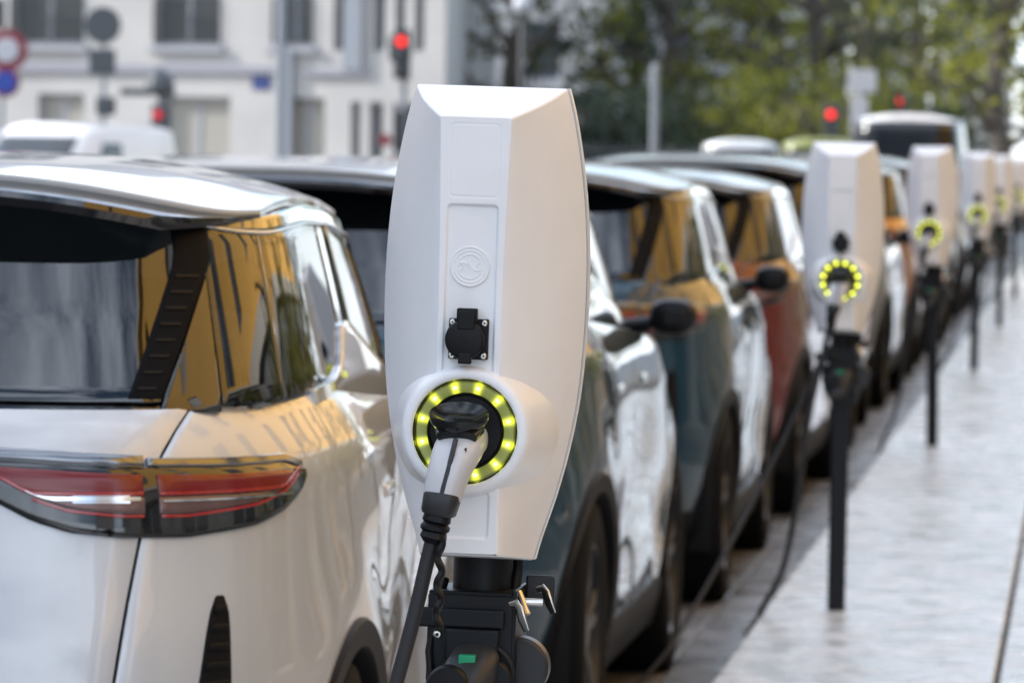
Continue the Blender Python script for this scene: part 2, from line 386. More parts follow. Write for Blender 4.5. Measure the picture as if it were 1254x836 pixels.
cd = MB(); cd.tube([(.038,.02,.96),(.040,.015,.915),(.036,.0,.87),(.030,-.02,.83),(.02,-.03,.78)], .0075, 12); cd.tube([(-.05,-.03,.90),(-.058,-.06,.86),(-.062,-.088,.81),(-.055,-.09,.75)], .005, 10); cd.build('supply_conduit', M['black'], brk)
cb = MB(); cb.box(-.04,.03,-.100,-.083,.800,.842); cb.lathe([(.030,-.083),(.033,-.10),(.030,-.115)], (.018,0,.775), 'y', 28); bevel(cb.build('latch_housing', M['blackm'], brk, sharp=35), .003, 2)
pv_ = MB(); pv_.tube([(.048,-.06,.877),(.082,-.055,.877)], .005, 14); pv_.tube([(.05,-.058,.89),(.064,-.07,.862)], .0045, 10); pv_.build('pivot_pin', M['steel'], brk)
rd = MB(); rd.lathe([(.036,-.055),(.040,-.05),(.040,-.02),(.036,-.015)], (.052,0,.79), 'y', 40); rd.build('rear_boss', M['dkgrey'], brk)

brk.location = (.010, .11, 0)
# plug parked in the holder (a thing of its own)
def make_docked(loc):
    d = empty('parked_plug', loc, 'dark grey spare plug with green latch parked under the nearest charging station', 'plug', group='spare plugs parked under the stations')
    p_ = MB(); p_.tube([(-.020,-.078,.800),(-.020,-.10,.796),(-.024,-.125,.785),(-.030,-.15,.765),(-.034,-.165,.735)],
               [(.033,.031),(.034,.032),(.035,.031),(.031,.028),(.024,.022)], 28, sec=2.8, upv=(0,0,1)); p_.build('plug_body', M['dkgrey'], d, sharp=45)
    p_ = MB(); p_.box(-.036,-.014,-.146,-.132,.803,.8165); bevel(p_.build('latch', M['green'], d, smooth=False), .0015, 2)
    p_ = MB(); p_.lathe([(.026,.012),(.028,.008),(.028,-.010),(.025,-.014),(.004,-.015)], (-.046,-.165,.777), 'y', 36); p_.build('round_cap', M['black'], d, sharp=40)
    p_ = MB(); p_.lathe([(.043,-.083),(.045,-.086),(.045,-.092),(.041,-.094)], (-.012,0,.785), 'y', 40, caps=False); p_.build('dock_collar', M['blackm'], d)
    return d
dock = make_docked((-.80, 6.63, 0))
for ch in dock.children: ch.location = (.030, .11, -.004)

# plug in the ring, its cable and the cap on a strap
def make_cable(loc):
    d = empty('charging_cable', loc, 'pale plug handle with smoked hood in the nearest ring, grey cable hanging down left', 'charging cable', group='cables plugged into the stations')
    Z = RZ
    b_ = MB(); b_.tube([(0,FY+.01,Z-.010),(0,FY-.012,Z-.010),(-.0004,FY-.034,Z-.013),(-.0022,FY-.054,Z-.021),(-.0059,FY-.068,Z-.032),(-.0100,FY-.076,Z-.046),(-.0141,FY-.080,Z-.064),(-.0174,FY-.082,Z-.081)],
        [(.029,.022),(.030,.022),(.0305,.022),(.0305,.022),(.029,.0225),(.0265,.0235),(.0248,.0225),(.0238,.0218)], 36, sec=2.7, upv=(0,0,1))
    b_.build('handle', M['handle'], d, sharp=50)
    st = MB(); st.tube([(-.0026,FY-.080,Z-.006),(-.0046,FY-.0935,Z-.022),(-.0085,FY-.0995,Z-.044),(-.0130,FY-.1028,Z-.064),(-.0164,FY-.1040,Z-.081)], [(.0032,.0022)]*5, 8, upv=(0,1,0)); st.build('grip_line', M['dkgrey'], d)
    # smoked hood on top, dished with a rim
    hd = MB(); rows_ = []
    prof_ = [(.6,-.016),(.86,-.012),(.98,-.004),(1.0,.003),(.97,.006),(.90,.0045),(.72,-.0005),(.45,-.004),(.05,-.005)]
    for r_, h_ in prof_:
        row_ = []
        for i in range(56):
            a = 2*PI*i/56; x_ = .0385*r_*math.cos(a); y_ = .030*r_*math.sin(a)*(1.0 if math.sin(a) < 0 else 1.15)
            row_.append((x_-.003, FY-.052+y_*math.cos(R(22))-h_*math.sin(R(22)), Z+.021+h_*math.cos(R(22))+y_*math.sin(R(22))))
        rows_.append(row_)
    hd.grid(rows_, wrap=True, flip=True); hd.fan(rows_[-1], flip=False)
    hd.tube([(-.0022,FY-.030,Z+.014),(-.0022,FY-.050,Z+.006),(-.0030,FY-.070,Z-.004)], [(.031,.012),(.032,.012),(.026,.008)], 28, sec=3, upv=(0,0,1))
    hd.build('hood', M['hood'], d, sharp=45)
    ar = MB(); ar.add([(.0092,FY-.0885,Z-.017),(.0130,FY-.0875,Z-.0155),(.0124,FY-.089,Z-.022)], [(0,1,2)]); ar.build('arrow_mark', M['black'], d, smooth=False)
    co = MB(); co.tube([(-.0169,FY-.0815,Z-.078),(-.0172,FY-.082,Z-.0805),(-.0211,FY-.083,Z-.099),(-.0216,FY-.083,Z-.102)], [(.0245,.0225),(.0258,.0236),(.0238,.022),(.0215,.020)], 32, sec=3.2); 
    co.build('collar', M['dkgrey'], d, sharp=40)
    sr = MB()
    P_ = [(-.0218,FY-.083,Z-.101),(-.0233,FY-.083,Z-.110),(-.0241,FY-.083,Z-.113),(-.0244,FY-.083,Z-.117),(-.0252,FY-.083,Z-.121),(-.0255,FY-.083,Z-.124),(-.0266,FY-.083,Z-.131),(-.0281,FY-.083,Z-.138)]
    Q_ = [(.0185,.017),(.0195,.018),(.0165,.0155),(.0205,.0185),(.0205,.0185),(.0165,.0155),(.019,.017),(.0125,.0115)]
    sr.tube(P_, Q_, 26, sec=3); sr.build('strain_relief', M['black'], d, sharp=40)
    ca = MB(); cx = [(-.0278,FY-.083,Z-.134),(-.0340,FY-.084,Z-.165),(-.0444,FY-.088,Z-.22),(-.0562,FY-.094,Z-.275),(-.0696,FY-.10,Z-.335),(-.0851,FY-.11,Z-.42),(-.1036,FY-.12,Z-.56),(-.1258,FY-.12,Z-.75),(-.1628,FY-.10,Z-.93),(-.2220,FY-.05,Z-1.05),(-.2442,FY+.05,Z-1.1),(-.2960,FY+.4,Z-1.19)]
    def catmull(P, k=6):
        P = [Vector(q) for q in P]; o_ = []
        for i in range(len(P)-1):
            a, b2, c2, e = P[max(i-1,0)], P[i], P[i+1], P[min(i+2,len(P)-1)]
            for j in range(k):
                u = j/k; o_.append(.5*((2*b2)+(-a+c2)*u+(2*a-5*b2+4*c2-e)*u*u+(-a+3*b2-3*c2+e)*u**3))
        return o_+[P[-1]]
    ca.tube(catmull(cx), .0095, 16); ca.build('cable', M['cable'], d)
    sp = MB(); P2 = []; R2 = []
    for i in range(61):
        u = i/60; zz = Z-.128-.118*u; w = math.sin(u*2*PI*3.3)
        P2.append((-.0165+.003*w+.002*u, FY-.092-.012*u, zz)); R2.append((.0058+.0012*math.cos(u*2*PI*6.6), .0042))
    sp.tube(P2, R2, 12, sec=3); sp.build('cap_strap', M['black'], d)
    return d
cable0 = make_cable((-.80, 6.63, 0))
for o in (station, dock, cable0): o.rotation_euler = (0, 0, 0)
# unit one leans a hair to the right
lean = Matrix.Translation((-.7925, 6.63, 0)) @ Matrix.Translation((0,0,.93)) @ Matrix.Rotation(R(1.1), 4, 'Y') @ Matrix.Translation((0,0,-.93))
first_lean = lean
for i, lab in enumerate(['second white charging station from the front, dotted yellow ring, on a black post', 'third white charging station along the kerb, blurred yellow ring in front of orange reflections', 'fourth white charging station along the kerb with a small yellow ring',
                         'fifth charging station along the kerb, half behind the fourth one', 'sixth charging station, farthest one but one at the right picture edge', 'seventh and farthest charging station at the right picture edge']):
    Y = 6.63 + 10.03*(i+1); nm = ['second','third','fourth','fifth','sixth','seventh'][i]
    c = copy_tree(station); c.location = (-.80, Y, -.026 if i == 0 else 0); c.rotation_euler = (0, R([.3,-.7,.5,-.4,.6,-.3][i]), R([1.5,-3,2.5,-1,3,-2][i])); c['label'] = lab
    if i == 0:
        for ch in c.children:
            if ch.name.startswith('post'): pass
    c2 = copy_tree(cable0); c2.location = c.location; c2.rotation_euler = c.rotation_euler; c2['label'] = 'plug and hanging grey cable in the ring of the %s charging station' % nm
    c3 = copy_tree(dock); c3.location = c.location; c3.rotation_euler = c.rotation_euler; c3['label'] = 'spare plug parked on the post of the %s charging station' % nm
station.matrix_world = lean; dock.matrix_world = lean; cable0.matrix_world = lean

# long cables from the second and third stations to the parked cars
def long_cable(P, lab):
    c = MB(); pts_ = [Vector(q) for q in P]; o_ = []
    for i in range(len(pts_)-1):
        a, b2, c2, e = pts_[max(i-1,0)], pts_[i], pts_[i+1], pts_[min(i+2,len(pts_)-1)]
        for j in range(8):
            u = j/8; o_.append(.5*((2*b2)+(-a+c2)*u+(2*a-5*b2+4*c2-e)*u*u+(-a+3*b2-3*c2+e)*u**3))
    c.tube(o_+[pts_[-1]], .0072, 12); tag(c.build('long_cable', M['black']), lab, 'cable')
long_cable([(-.84,16.62,.86),(-.90,16.5,.70),(-1.0,16.2,.46),(-1.10,15.8,.24),(-1.17,15.5,.10),(-1.22,15.2,.0),(-1.30,15.0,-.09)], 'grey cable sagging from the second station down behind the nearer teal car')

# ================================================================== CARS
def cat_interp(tab):
    xs = np.array([a for a, b in tab]); ys = np.array([b for a, b in tab])
    X = np.linspace(xs[0], xs[-1], 400); Y = np.interp(X, xs, ys)
    k = 13; pad = np.concatenate([np.full(k, Y[0]) - (Y[1]-Y[0])*np.arange(k, 0, -1), Y, np.full(k, Y[-1]) + (Y[-1]-Y[-2])*np.arange(1, k+1)])
    Y = np.convolve(np.convolve(pad, np.ones(k)/k, 'same'), np.ones(k)/k, 'same')[k:-k]
    return lambda z: float(np.interp(z, X, Y))
class Surf:
    def __init__(s, Wt, yrt, yft, yc, nr, nf, zref, sculpt=None):
        s.sculpt = sculpt
        s.W, s.yr, s.yf = cat_interp(Wt), cat_interp(yrt), cat_interp(yft); s.yc, s.nr, s.nf = yc, nr, nf
        n = 3000; T = []; tt = np.linspace(0, 1, n); B = tt**4/(tt**4+(1-tt)**4)
        phis = np.concatenate([B*PI/2, PI/2+B[1:]*PI/2]); s.T = np.arange(len(phis))/(n-1); s.phis = phis
        pts = np.array([s.plan(p, zref) for p in phis]); d = np.hypot(*(pts[1:]-pts[:-1]).T); s.S = np.concatenate([[0], np.cumsum(d)]); s.pts = pts; s.L = s.S[-1]
    def plan(s, phi, z):
        w = s.W(z); c, sn = math.cos(phi), math.sin(phi)
        if c >= 0:
            n = s.nr; y = s.yc-(s.yc-s.yr(z))*c**(2/n)
        else:
            n = s.nf; y = s.yc+(s.yf(z)-s.yc)*(-c)**(2/n)
        x = w*max(sn,0)**(2/n)
        return (x + s.sculpt(y, z)*(x/w)**6 if s.sculpt else x, y)
    def phi(s, S_): 
        t_ = float(np.interp(S_, s.S, s.T)); 
        h = t_ if t_ <= 1 else t_-1; b = h**4/(h**4+(1-h)**4); return b*PI/2 + (0 if t_ <= 1 else PI/2)
    def P(s, S_, z):
        x, y = s.plan(s.phi(S_), z); return Vector((x, y, z))
    def N(s, S_, z):
        e = .004; a = s.P(min(S_+e, s.L), z)-s.P(max(S_-e, 0), z); b_ = s.P(S_, z+e)-s.P(S_, z-e)
        n = a.cross(b_)
        return n.normalized() if n.length > 1e-12 else Vector((0,-1,0))
    def Sx(s, x):       # arclength where the rear half of the reference outline reaches x
        i = len(s.S)//2; return float(np.interp(x, s.pts[:i,0], s.S[:i]))
    def Sy(s, y): return float(np.interp(y, s.pts[:,1], s.S))
    def Sfx(s, x):      # same on the front half
        i = len(s.S)//2; return float(np.interp(-x, -s.pts[i:,0], s.S[i:]))

def _g(a, c, w): return math.exp(-((a-c)/w)**2)
def sculpt(y, z):
    """hollow lower doors, a crease through the handles and swollen arches"""
    d = -.020*_g(z, .56, .14)*ss(1.15, 1.55, y)*ss(3.0, 2.6, y) + .006*_g(z, .93, .035)*ss(.7, 1.3, y)*ss(3.6, 2.6, y)
    for ax in (.78, 3.33):
        r = math.hypot(y-ax, z-.345); d += .012*_g(r, .44, .10)
    k = ss(1.0, 1.4, y)*ss(3.1, 2.7, y)
    return d + .004*math.sin(2.1*y+3*z)*_g(z,.75,.2) + k*(.004*math.sin(4.2*y-4*z)*_g(z,.70,.25) + .002*math.sin(8*z+2.1*y))
BODY = Surf([(.18,.835),(.3,.87),(.45,.890),(.6,.899),(.72,.902),(.85,.898),(.95,.890),(1.02,.884),(1.06,.874),(1.11,.852),(1.17,.820)],
            [(.18,.17),(.30,.07),(.42,.015),(.55,0),(.68,.0),(.78,.015),(.88,.04),(.96,.055),(1.06,.068),(1.10,.085),(1.17,.135)],
            [(.18,4.02),(.3,4.08),(.5,4.12),(.65,4.11),(.78,4.05),(.88,3.92),(1.0,3.62),(1.1,3.25),(1.17,3.05)], 2.0, 5.2, 4.2, .8, sculpt)
CAB = Surf([(1.0,.845),(1.10,.824),(1.16,.810),(1.25,.790),(1.35,.766),(1.42,.748),(1.47,.736),(1.54,.722)],
           [(1.0,.12),(1.16,.185),(1.3,.255),(1.42,.318),(1.54,.385)],
           [(1.0,3.15),(1.15,2.93),(1.3,2.68),(1.42,2.45),(1.54,2.18)], 1.5, 6.0, 4.2, 1.3)
_zc = cat_interp([(.1,1.532),(.3,1.547),(.6,1.562),(1.0,1.574),(1.5,1.577),(1.9,1.565),(2.2,1.540),(2.5,1.50)])
_ze = cat_interp([(.1,1.425),(.3,1.440),(.6,1.468),(.9,1.486),(1.2,1.493),(1.6,1.486),(1.9,1.462),(2.2,1.42),(2.5,1.36)])
def zroof(x, y): return _zc(y) - (_zc(y)-_ze(y))*min(1.3, abs(x)/.74)**3.2
def ztop(S_):
    z = 1.46
    for _ in range(14):
        p_ = CAB.P(S_, z); z = .5*z+.5*(zroof(p_.x, p_.y)-.022)
    return z
def lin(tab): return lambda v: float(np.interp(v, [a for a, b in tab], [b for a, b in tab]))

def patch(mb, surf, S0, S1, z0, z1, nS, nzz, off=0, skirt=.012, eps=.005, side='both', rnd=.0018, edges='lrbt'):
    """a panel laid on a body surface between curves, its edges rolled in"""
    f = lambda q: q if callable(q) else (lambda _: q)
    S0, S1, z0, z1 = map(f, (S0, S1, z0, z1))
    def ticks(n, l, h, size):
        a = [i/n for i in range(n+1)]; e = min(.3/n, eps/max(size, .01))
        t = []
        for i, v in enumerate(a):
            if i == 0 and l: t += [(0, -skirt), (0, -rnd), (e, 0)]
            elif i == n and h: t += [(1-e, 0), (1, -rnd), (1, -skirt)]
            else: t.append((v, 0))
        return t
    zm = .5*(z0(S0(.9))+z1(S0(.9))); sm = .5*(S0(zm)+S1(zm))
    A = ticks(nS, 'l' in edges, 'r' in edges, abs(S1(zm)-S0(zm))); B = ticks(nzz, 'b' in edges, 't' in edges, abs(z1(sm)-z0(sm)))
    rows = []
    for a, da in A:
        row = []
        for b_, db in B:
            z = z0(sm)+(z1(sm)-z0(sm))*b_; S_ = sm
            for _ in range(3):
                S_ = S0(z)+(S1(z)-S0(z))*a; z = z0(S_)+(z1(S_)-z0(S_))*b_
            p_ = surf.P(S_, z); n = surf.N(S_, z); row.append(tuple(p_+n*(off+min(da, db))))
        rows.append(row)
    if side in ('both', 'r'): mb.grid(rows)
    if side in ('both', 'l'): mb.grid([[(-x, y, z) for x, y, z in r_] for r_ in rows], flip=True)
    return mb

AX1, AX2, AZ, AR = .78, 3.33, .345, .405
def make_car():
    car = empty('parked_car', (0,0,0), 'pale pearl hatchback with red tail light', 'car', group='cars parked along the kerb')
    def part(name, mb, m_, par=None, **k): return mb.build(name, m_, par or car, **k)
    # ---- lower body
    yS = lambda S_, z=.6: BODY.P(S_, z).y
    def zarch(S_):
        y = yS(S_); z = .30
        for ax in (AX1, AX2):
            d = abs(y-ax)
            if d < AR: z = max(z, AZ+math.sqrt(AR*AR-d*d))
        return z
    zb = lin([(0,1.165),(2.6,1.165),(3.0,1.15),(3.3,1.10)])
    def zbelt(S_):
        y = BODY.P(S_, .95).y
        return float(np.interp(y, [.9,2.0,2.75,2.95,3.2,3.5,3.75,3.95,4.05,4.2], [1.162,1.10,1.062,1.045,1.0,.94,.885,.825,.79,.77]))
    seamx = lin([(.3,.50),(.5,.525),(.72,.572),(.85,.588),(.95,.603),(1.06,.622),(1.10,.635),(1.17,.668)])
    Sseam = lambda z: BODY.Sx(min(.83, seamx(z)*.90/BODY.W(z)))
    tail0 = .56
    b_ = MB()
    # side panel: from the tailgate seam round to the middle of the nose; extra columns near the arches
    Sa = [BODY.Sy(ax+AR*math.cos(PI*i/16)) for ax in (AX1, AX2) for i in range(17)]
    cuts = [BODY.Sy(AX1-AR), BODY.Sy(AX1+AR), BODY.Sy(AX2-AR), BODY.Sy(AX2+AR), BODY.L]
    prev = lambda z: Sseam(z)+.003
    first = True
    segs = [(cuts[0],14,'lbt'),(cuts[1],28,'bt'),(cuts[2],16,'bt'),(cuts[3],28,'bt'),(cuts[4],18,'bt')]
    for sv, n, ed in segs:
        patch(b_, BODY, prev, sv, zarch, zbelt, n, 22, edges=ed); prev = sv
    part('body', b_, M['paint'], merge=.0006, sharp=40)
    t_ = MB(); patch(t_, BODY, 0, lambda z: Sseam(z)-.003, tail0+.003, 1.158, 12, 18, edges='rbt')
    part('tailgate', t_, M['paint'], merge=.0006, sharp=40)
    t_ = MB(); patch(t_, BODY, 0, lambda z: Sseam(z)-.001, .30, tail0-.003, 10, 8, edges='bt')
    part('rear_bumper', t_, M['paint'], merge=.0006, sharp=40)
    t_ = MB(); patch(t_, BODY, 0, BODY.L, .22, lambda S_: min(1.10, zbelt(S_)-.02), 60, 6, off=-.03, skirt=.03)   # inner skin behind the gaps
    iv = MB()
    pass
    # keep the inner skin out of the wheel wells
    t_ = MB()
    prev = 0
    for sv, n, ed in [(cuts[0],10,''),(cuts[1],20,''),(cuts[2],10,''),(cuts[3],20,''),(cuts[4],12,'')]:
        patch(t_, BODY, prev, sv, zarch, lambda S_: zbelt(S_)-.02, n, 6, off=-.014, edges=''); prev = sv
    part('inner_skin', t_, M['gap'])
    # ---- hood
    hrows = []
    for i in range(21):
        S_ = BODY.Sy(2.75)+(BODY.L-BODY.Sy(2.75))*(i/20)
        p_ = BODY.P(S_, zbelt(S_)); row = []
        for j in range(17):
            s_ = -1+2*j/16; row.append((p_.x*s_*.997, p_.y, p_.z-.003+.065*(1-abs(s_)**2.2)*min(1, p_.x/.7)))
        hrows.append(row)
    part('hood', MB().grid(hrows, flip=True), M['paint'], sharp=0)
    # ---- sills, arch trims
    t_ = MB()
    for a_, b2 in ((cuts[1]+.005, cuts[2]-.005),): patch(t_, BODY, a_, b2, .19, .335, 14, 5, off=.008)
    patch(t_, BODY, cuts[3]+.005, BODY.L, .19, .36, 14, 5, off=.006); patch(t_, BODY, 0, cuts[0]-.005, .20, .36, 14, 5, off=.006)
    part('lower_trim', t_, M['clad'], merge=.0006, sharp=45)
    for ax in (AX1, AX2):
        t_ = MB(); rows = []
        for (r_, o_) in ((AR-.035,-.10),(AR-.035,-.004),(AR-.028,.008),(AR+.016,.011),(AR+.022,.004),(AR+.022,-.004)):
            row = []
            for i in range(49):
                th = R(-8)+R(196)*i/48; y = ax+r_*math.cos(th); z = max(.2, AZ+r_*math.sin(th))
                S_ = BODY.Sy(y) ; p_ = BODY.P(S_, z); n = BODY.N(S_, z); row.append((p_.x+o_, y, z))
            rows.append(row)
        t_.grid(rows); part('arch_trim', t_, M['clad'], sharp=40)
        t_ = MB(); t_.grid([[(-x,y,z) for x,y,z in r_] for r_ in rows], flip=True); part('arch_trim', t_, M['clad'], sharp=40)
        for sg in (-1, 1):
            w_ = MB()
            rr = []
            for xx in (.52, .86): rr.append([(sg*xx, ax+(AR-.02)*math.cos(R(-20)+R(220)*i/32), AZ+(AR-.02)*math.sin(R(-20)+R(220)*i/32)) for i in range(33)])
            w_.grid(rr); w_.fan(rr[0]); part('wheel_well', w_, M['gap'])
    part('underbody', MB().box(-.74,.74,.25,3.9,.2,.42), M['gap'], smooth=False)
    # ---- wheels
    for ax in (AX1, AX2):
        for sg in (-1, 1):
            x0 = sg*.775
            ty = MB(); prof = [(.232,-.105),(.25,-.112),(.30,-.115),(.335,-.108),(.349,-.09),(.352,-.06),(.352,.06),(.349,.09),(.335,.108),(.30,.115),(.25,.112),(.232,.105)]
            ty.lathe(prof, (x0, ax, .352), 'x', 48, caps=False); w = part('wheel', ty, M['rubber'], sharp=0)
            rm = MB(); pr = [(.236,-.10),(.236,.0),(.237,.104),(.224,.106),(.218,.094),(.205,.06)] if sg > 0 else [(.236,.10),(.236,.0),(.237,-.104),(.224,-.106),(.218,-.094),(.205,-.06)]
            rm.lathe(pr, (x0, ax, .352), 'x', 48, caps=False)
            xo = x0+sg*.088
            for k_ in range(5):
                for dd in (-.16, .16):
                    th = 2*PI*k_/5+.3; c, s_ = math.cos(th+dd*.35), math.sin(th+dd*.35); c2, s2_ = math.cos(th+dd), math.sin(th+dd)
                    rm.tube([(xo-sg*.012, ax+.05*c, .352+.05*s_), (xo, ax+.13*c2, .352+.13*s2_), (xo, ax+.22*c2, .352+.22*s2_)], [(.016,.012),(.014,.010),(.016,.009)], 8, upv=(sg,0,0))
            rm.lathe([(.06,-.02*sg),(.055,.006*sg),(.02,.012*sg),(.002,.012*sg)], (xo-sg*.005, ax, .352), 'x', 24)
            rm.lathe([(.16,-.12*sg),(.16,-.11*sg)], (xo, ax, .352), 'x', 32)
            rm.build('rim', M['rim'], w)
    # ---- cabin: rear window, glass, pillars
    _sr = lin([(1.16,.590),(1.40,.690)]); sR = lambda z: CAB.Sx(_sr(z))           # slanting rear window edge
    _sb = lin([(1.16,.538),(1.40,.636)]); sB = lambda z: CAB.Sx(_sb(z))
    sQ0 = CAB.Sy(.37); sQ1 = CAB.Sy(.58); sD1 = CAB.Sy(1.38); sF0 = CAB.Sy(1.50); sF1 = CAB.Sy(2.62)
    zwb = lambda S_: zbelt(BODY.Sy(CAB.P(S_, 1.16).y))+.001
    sW0 = CAB.Sfx(.70)
    doff = lambda S_: float(np.interp(CAB.P(S_,1.3).y, [.30,.85,2.2,2.6], [.006,.016,.016,.012]))
    zdl = lambda S_: ztop(S_)-doff(S_)
    t_ = MB(); patch(t_, CAB, 0, sR, 1.168, lambda S_: ztop(S_)-.012, 20, 14, off=.002, edges='rbt'); part('rear_window', t_, M['glass'], merge=.0005, sharp=45)
    for sd_ in 'rl':
        t_ = MB(); patch(t_, CAB, lambda z: sR(z)+.003, sQ0, 1.150, lambda S_: ztop(S_)+.006, 12, 12, off=.003, side=sd_); part('rear_pillar', t_, M['gloss'], sharp=45)
    # dark blade with louvre marks along each edge of the rear glass
    for sd_ in 'rl':
        t_ = MB(); patch(t_, CAB, sB, sR, 1.172, lambda S_: ztop(S_)-.02, 4, 12, off=.005, skirt=.006, side=sd_); bl = part('window_blade', t_, M['blade'], sharp=45)
        t_ = MB()
        for j in range(8):
            zz = 1.185+.026*j; patch(t_, CAB, lambda z: sB(z)+.010, lambda z: sR(z)-.016, zz, zz+.005, 3, 1, off=.007, skirt=.002, eps=.001, side=sd_)
        t_.build('louvre', M['black'], bl, sharp=45)
    for nm, a_, b2, gm in (('quarter_window', sQ0+.006, sQ1-.004, 'glass'), ('rear_door_window', sQ1+.006, sD1-.006, 'glass'), ('front_door_window', sF0+.006, sF1, 'glassf')):
        for sd_ in ('r', 'l'):
            t_ = MB(); patch(t_, CAB, a_, b2, zwb, zdl, 16, 10, off=.0015, skirt=.006, side=sd_); part(nm, t_, M[gm], sharp=45)
    t_ = MB()
    patch(t_, CAB, sQ0, sF1+.01, lambda S_: ztop(S_)-doff(S_)-.006, lambda S_: ztop(S_)+.012, 40, 3, off=.0, skirt=.02)     # roof rail
    patch(t_, CAB, sQ1-.006, sQ1+.008, zwb, zdl, 2, 8, off=.002); patch(t_, CAB, sD1-.008, sF0+.008, zwb, zdl, 4, 8, off=-.001)
    patch(t_, CAB, sF1-.004, sW0+.006, 1.02, lambda S_: ztop(S_)+.006, 8, 12, off=.001)
    patch(t_, CAB, 0, CAB.L, 1.0, lambda S_: zwb(S_)+.003, 60, 3, off=-.012, skirt=.0, edges='')
    part('window_frame', t_, M['gloss'], sharp=45)
    for sd_ in 'rl':
        t_ = MB(); patch(t_, CAB, sQ0-.03, sF1, lambda S_: ztop(S_)-doff(S_)-.008, lambda S_: ztop(S_)-doff(S_)-.003, 50, 1, off=.006, skirt=.006, eps=.002, side=sd_); part('chrome_trim', t_, M['chrome'], sharp=0)
    # shark-fin kick of body colour at the belt line
    f0, f1 = CAB.Sy(.80), CAB.Sy(2.25)
    ztp = lambda S_: float(np.interp(S_, [f0, CAB.Sy(1.05), CAB.Sy(1.22), CAB.Sy(1.30), CAB.Sy(1.36), CAB.Sy(1.45), CAB.Sy(1.52), f1], [zwb(f0)+.004, 1.172, 1.192, 1.222, 1.258, 1.268, 1.262, zwb(f1)+.004]))
    for sd_ in 'rl':
        t_ = MB(); patch(t_, CAB, f0, f1, lambda S_: zwb(S_)-.02, ztp, 44, 6, off=.010, skirt=.012, side=sd_); part('belt_fin', t_, M['paint'], sharp=50)
    t_ = MB(); patch(t_, CAB, sW0+.008, CAB.L, 1.05, lambda S_: ztop(S_)-.004, 16, 12, off=.002, edges='lbt'); part('windscreen', t_, M['glassf'], merge=.0005, sharp=45)
    # ---- roof
    def redge(s_, rear):
        q = (1-(.985*abs(s_))**6)**(1/6)
        return (1.5-(1.5-.345)*q-.065*(1-abs(s_)**3)) if rear else (1.3+(2.30-1.3)*(1-(.985*abs(s_))**5)**(1/5))
    def rsurf(s_, t__, dz=0, grow=0):
        y0_, y1_ = redge(s_, True), redge(s_, False); y = y0_+(y1_-y0_)*t__; x = s_*(.726+grow)
        return (x, y, zroof(x, y)+dz)
    sv = [-.995+1.99*(.5-.5*math.cos(PI*i/48)) for i in range(49)]
    tv = [.5-.5*math.cos(PI*j/36) for j in range(37)]
    top = [[rsurf(a_, b2) for b2 in tv] for a_ in sv]
    rf = MB().grid(top)
    # rolled rim of the roof skin
    rim0 = [top[i][0] for i in range(49)] + [top[48][j] for j in range(1,37)] + [top[i][36] for i in range(47,-1,-1)] + [top[0][j] for j in range(35,0,-1)]
    rf.grid([rim0, [(x*.999, y, z-.005) for x,y,z in rim0], [(x*.985, 1.3+(y-1.3)*.985, z-.018) for x,y,z in rim0]], wrap=True)
    roof = part('roof', rf, M['roof'], merge=.0003, sharp=50)
    
    # spoiler lip under the white roof edge, overhanging the rear glass
    r0, r1, r2, r3, r4 = [], [], [], [], []
    for i in range(49):
        s_ = sv[i]; x, y, z = rsurf(s_, 0)
        k_ = min(1, (1-abs(s_))*5+.15); yo = y-.055*min(1,(1-abs(s_))*6)-.004
        r0.append((x*1.0, y+.03, z-.006)); r1.append((x*1.0, yo, z-.022*k_-.004)); r2.append((x*1.0, yo-.003, z-.030*k_-.006)); r3.append((x*1.0, yo+.004, z-.044*k_-.006)); r4.append((x*.985, y+.11, z-.050*k_-.004))
    part('spoiler', MB().grid([r0, r1, r2, r3, r4], flip=True), M['gloss'], sharp=35)
    # ---- tail lights
    eS = BODY.Sy(.455); S_in = .0
    ztopL = lin([(0,1.080),(.38,1.077),(.60,1.066),(.80,1.062),(eS-.10,1.062),(eS,1.046)])
    zlowB = lin([(0,1.056),(.22,1.050),(.36,1.020),(.44,.980),(.50,.962),(.58,.954),(.70,.953),(eS-.34,.957),(eS-.22,.966),(eS-.12,.984),(eS-.04,1.012),(eS,1.040)])
    zlowL = lambda S_: zlowB(S_)+.034+.004*ss(.5,.3,S_)
    zmid = lambda S_: max(zlowL(S_)+.004, min(1.020, ztopL(S_)-.025))
    seamS = Sseam(1.02)
    gap0, gap1 = seamS-.006, seamS+.006
    for sd_ in ('r', 'l'):
        tb = MB(); patch(tb, BODY, S_in, eS, zlowB, ztopL, 60, 6, off=.007, skirt=.012, side=sd_)
        tl = part('tail_light', tb, M['gloss'], sharp=50)
        for nm, mm, parts_ in (('red_lens','lens_red',[(.34,gap0-.006,lambda S_: zmid(S_),lambda S_: ztopL(S_)-.012),(gap1+.008,eS-.035,lambda S_: zmid(S_),lambda S_: ztopL(S_)-.012)]),
                               ('clear_lens','lens_clear',[(.42,gap0-.006,lambda S_: zlowL(S_)+.005,lambda S_: max(zlowL(S_)+.006, zmid(S_)-.002)),(gap1+.008,eS-.10,lambda S_: zlowL(S_)+.005,lambda S_: max(zlowL(S_)+.006,zmid(S_)-.002))]),
                               ('bright_line','lens_bright',[(.36,gap0-.008,lambda S_: zmid(S_)+.001,lambda S_: zmid(S_)+.007),(gap1+.010,eS-.05,lambda S_: zmid(S_)+.001,lambda S_: zmid(S_)+.006),
                                                           (.44,gap0-.008,lambda S_: zlowL(S_)-.002,lambda S_: zlowL(S_)+.003),(gap1+.010,eS-.06,lambda S_: zlowL(S_)-.002,lambda S_: zlowL(S_)+.003)])):
            q = MB()
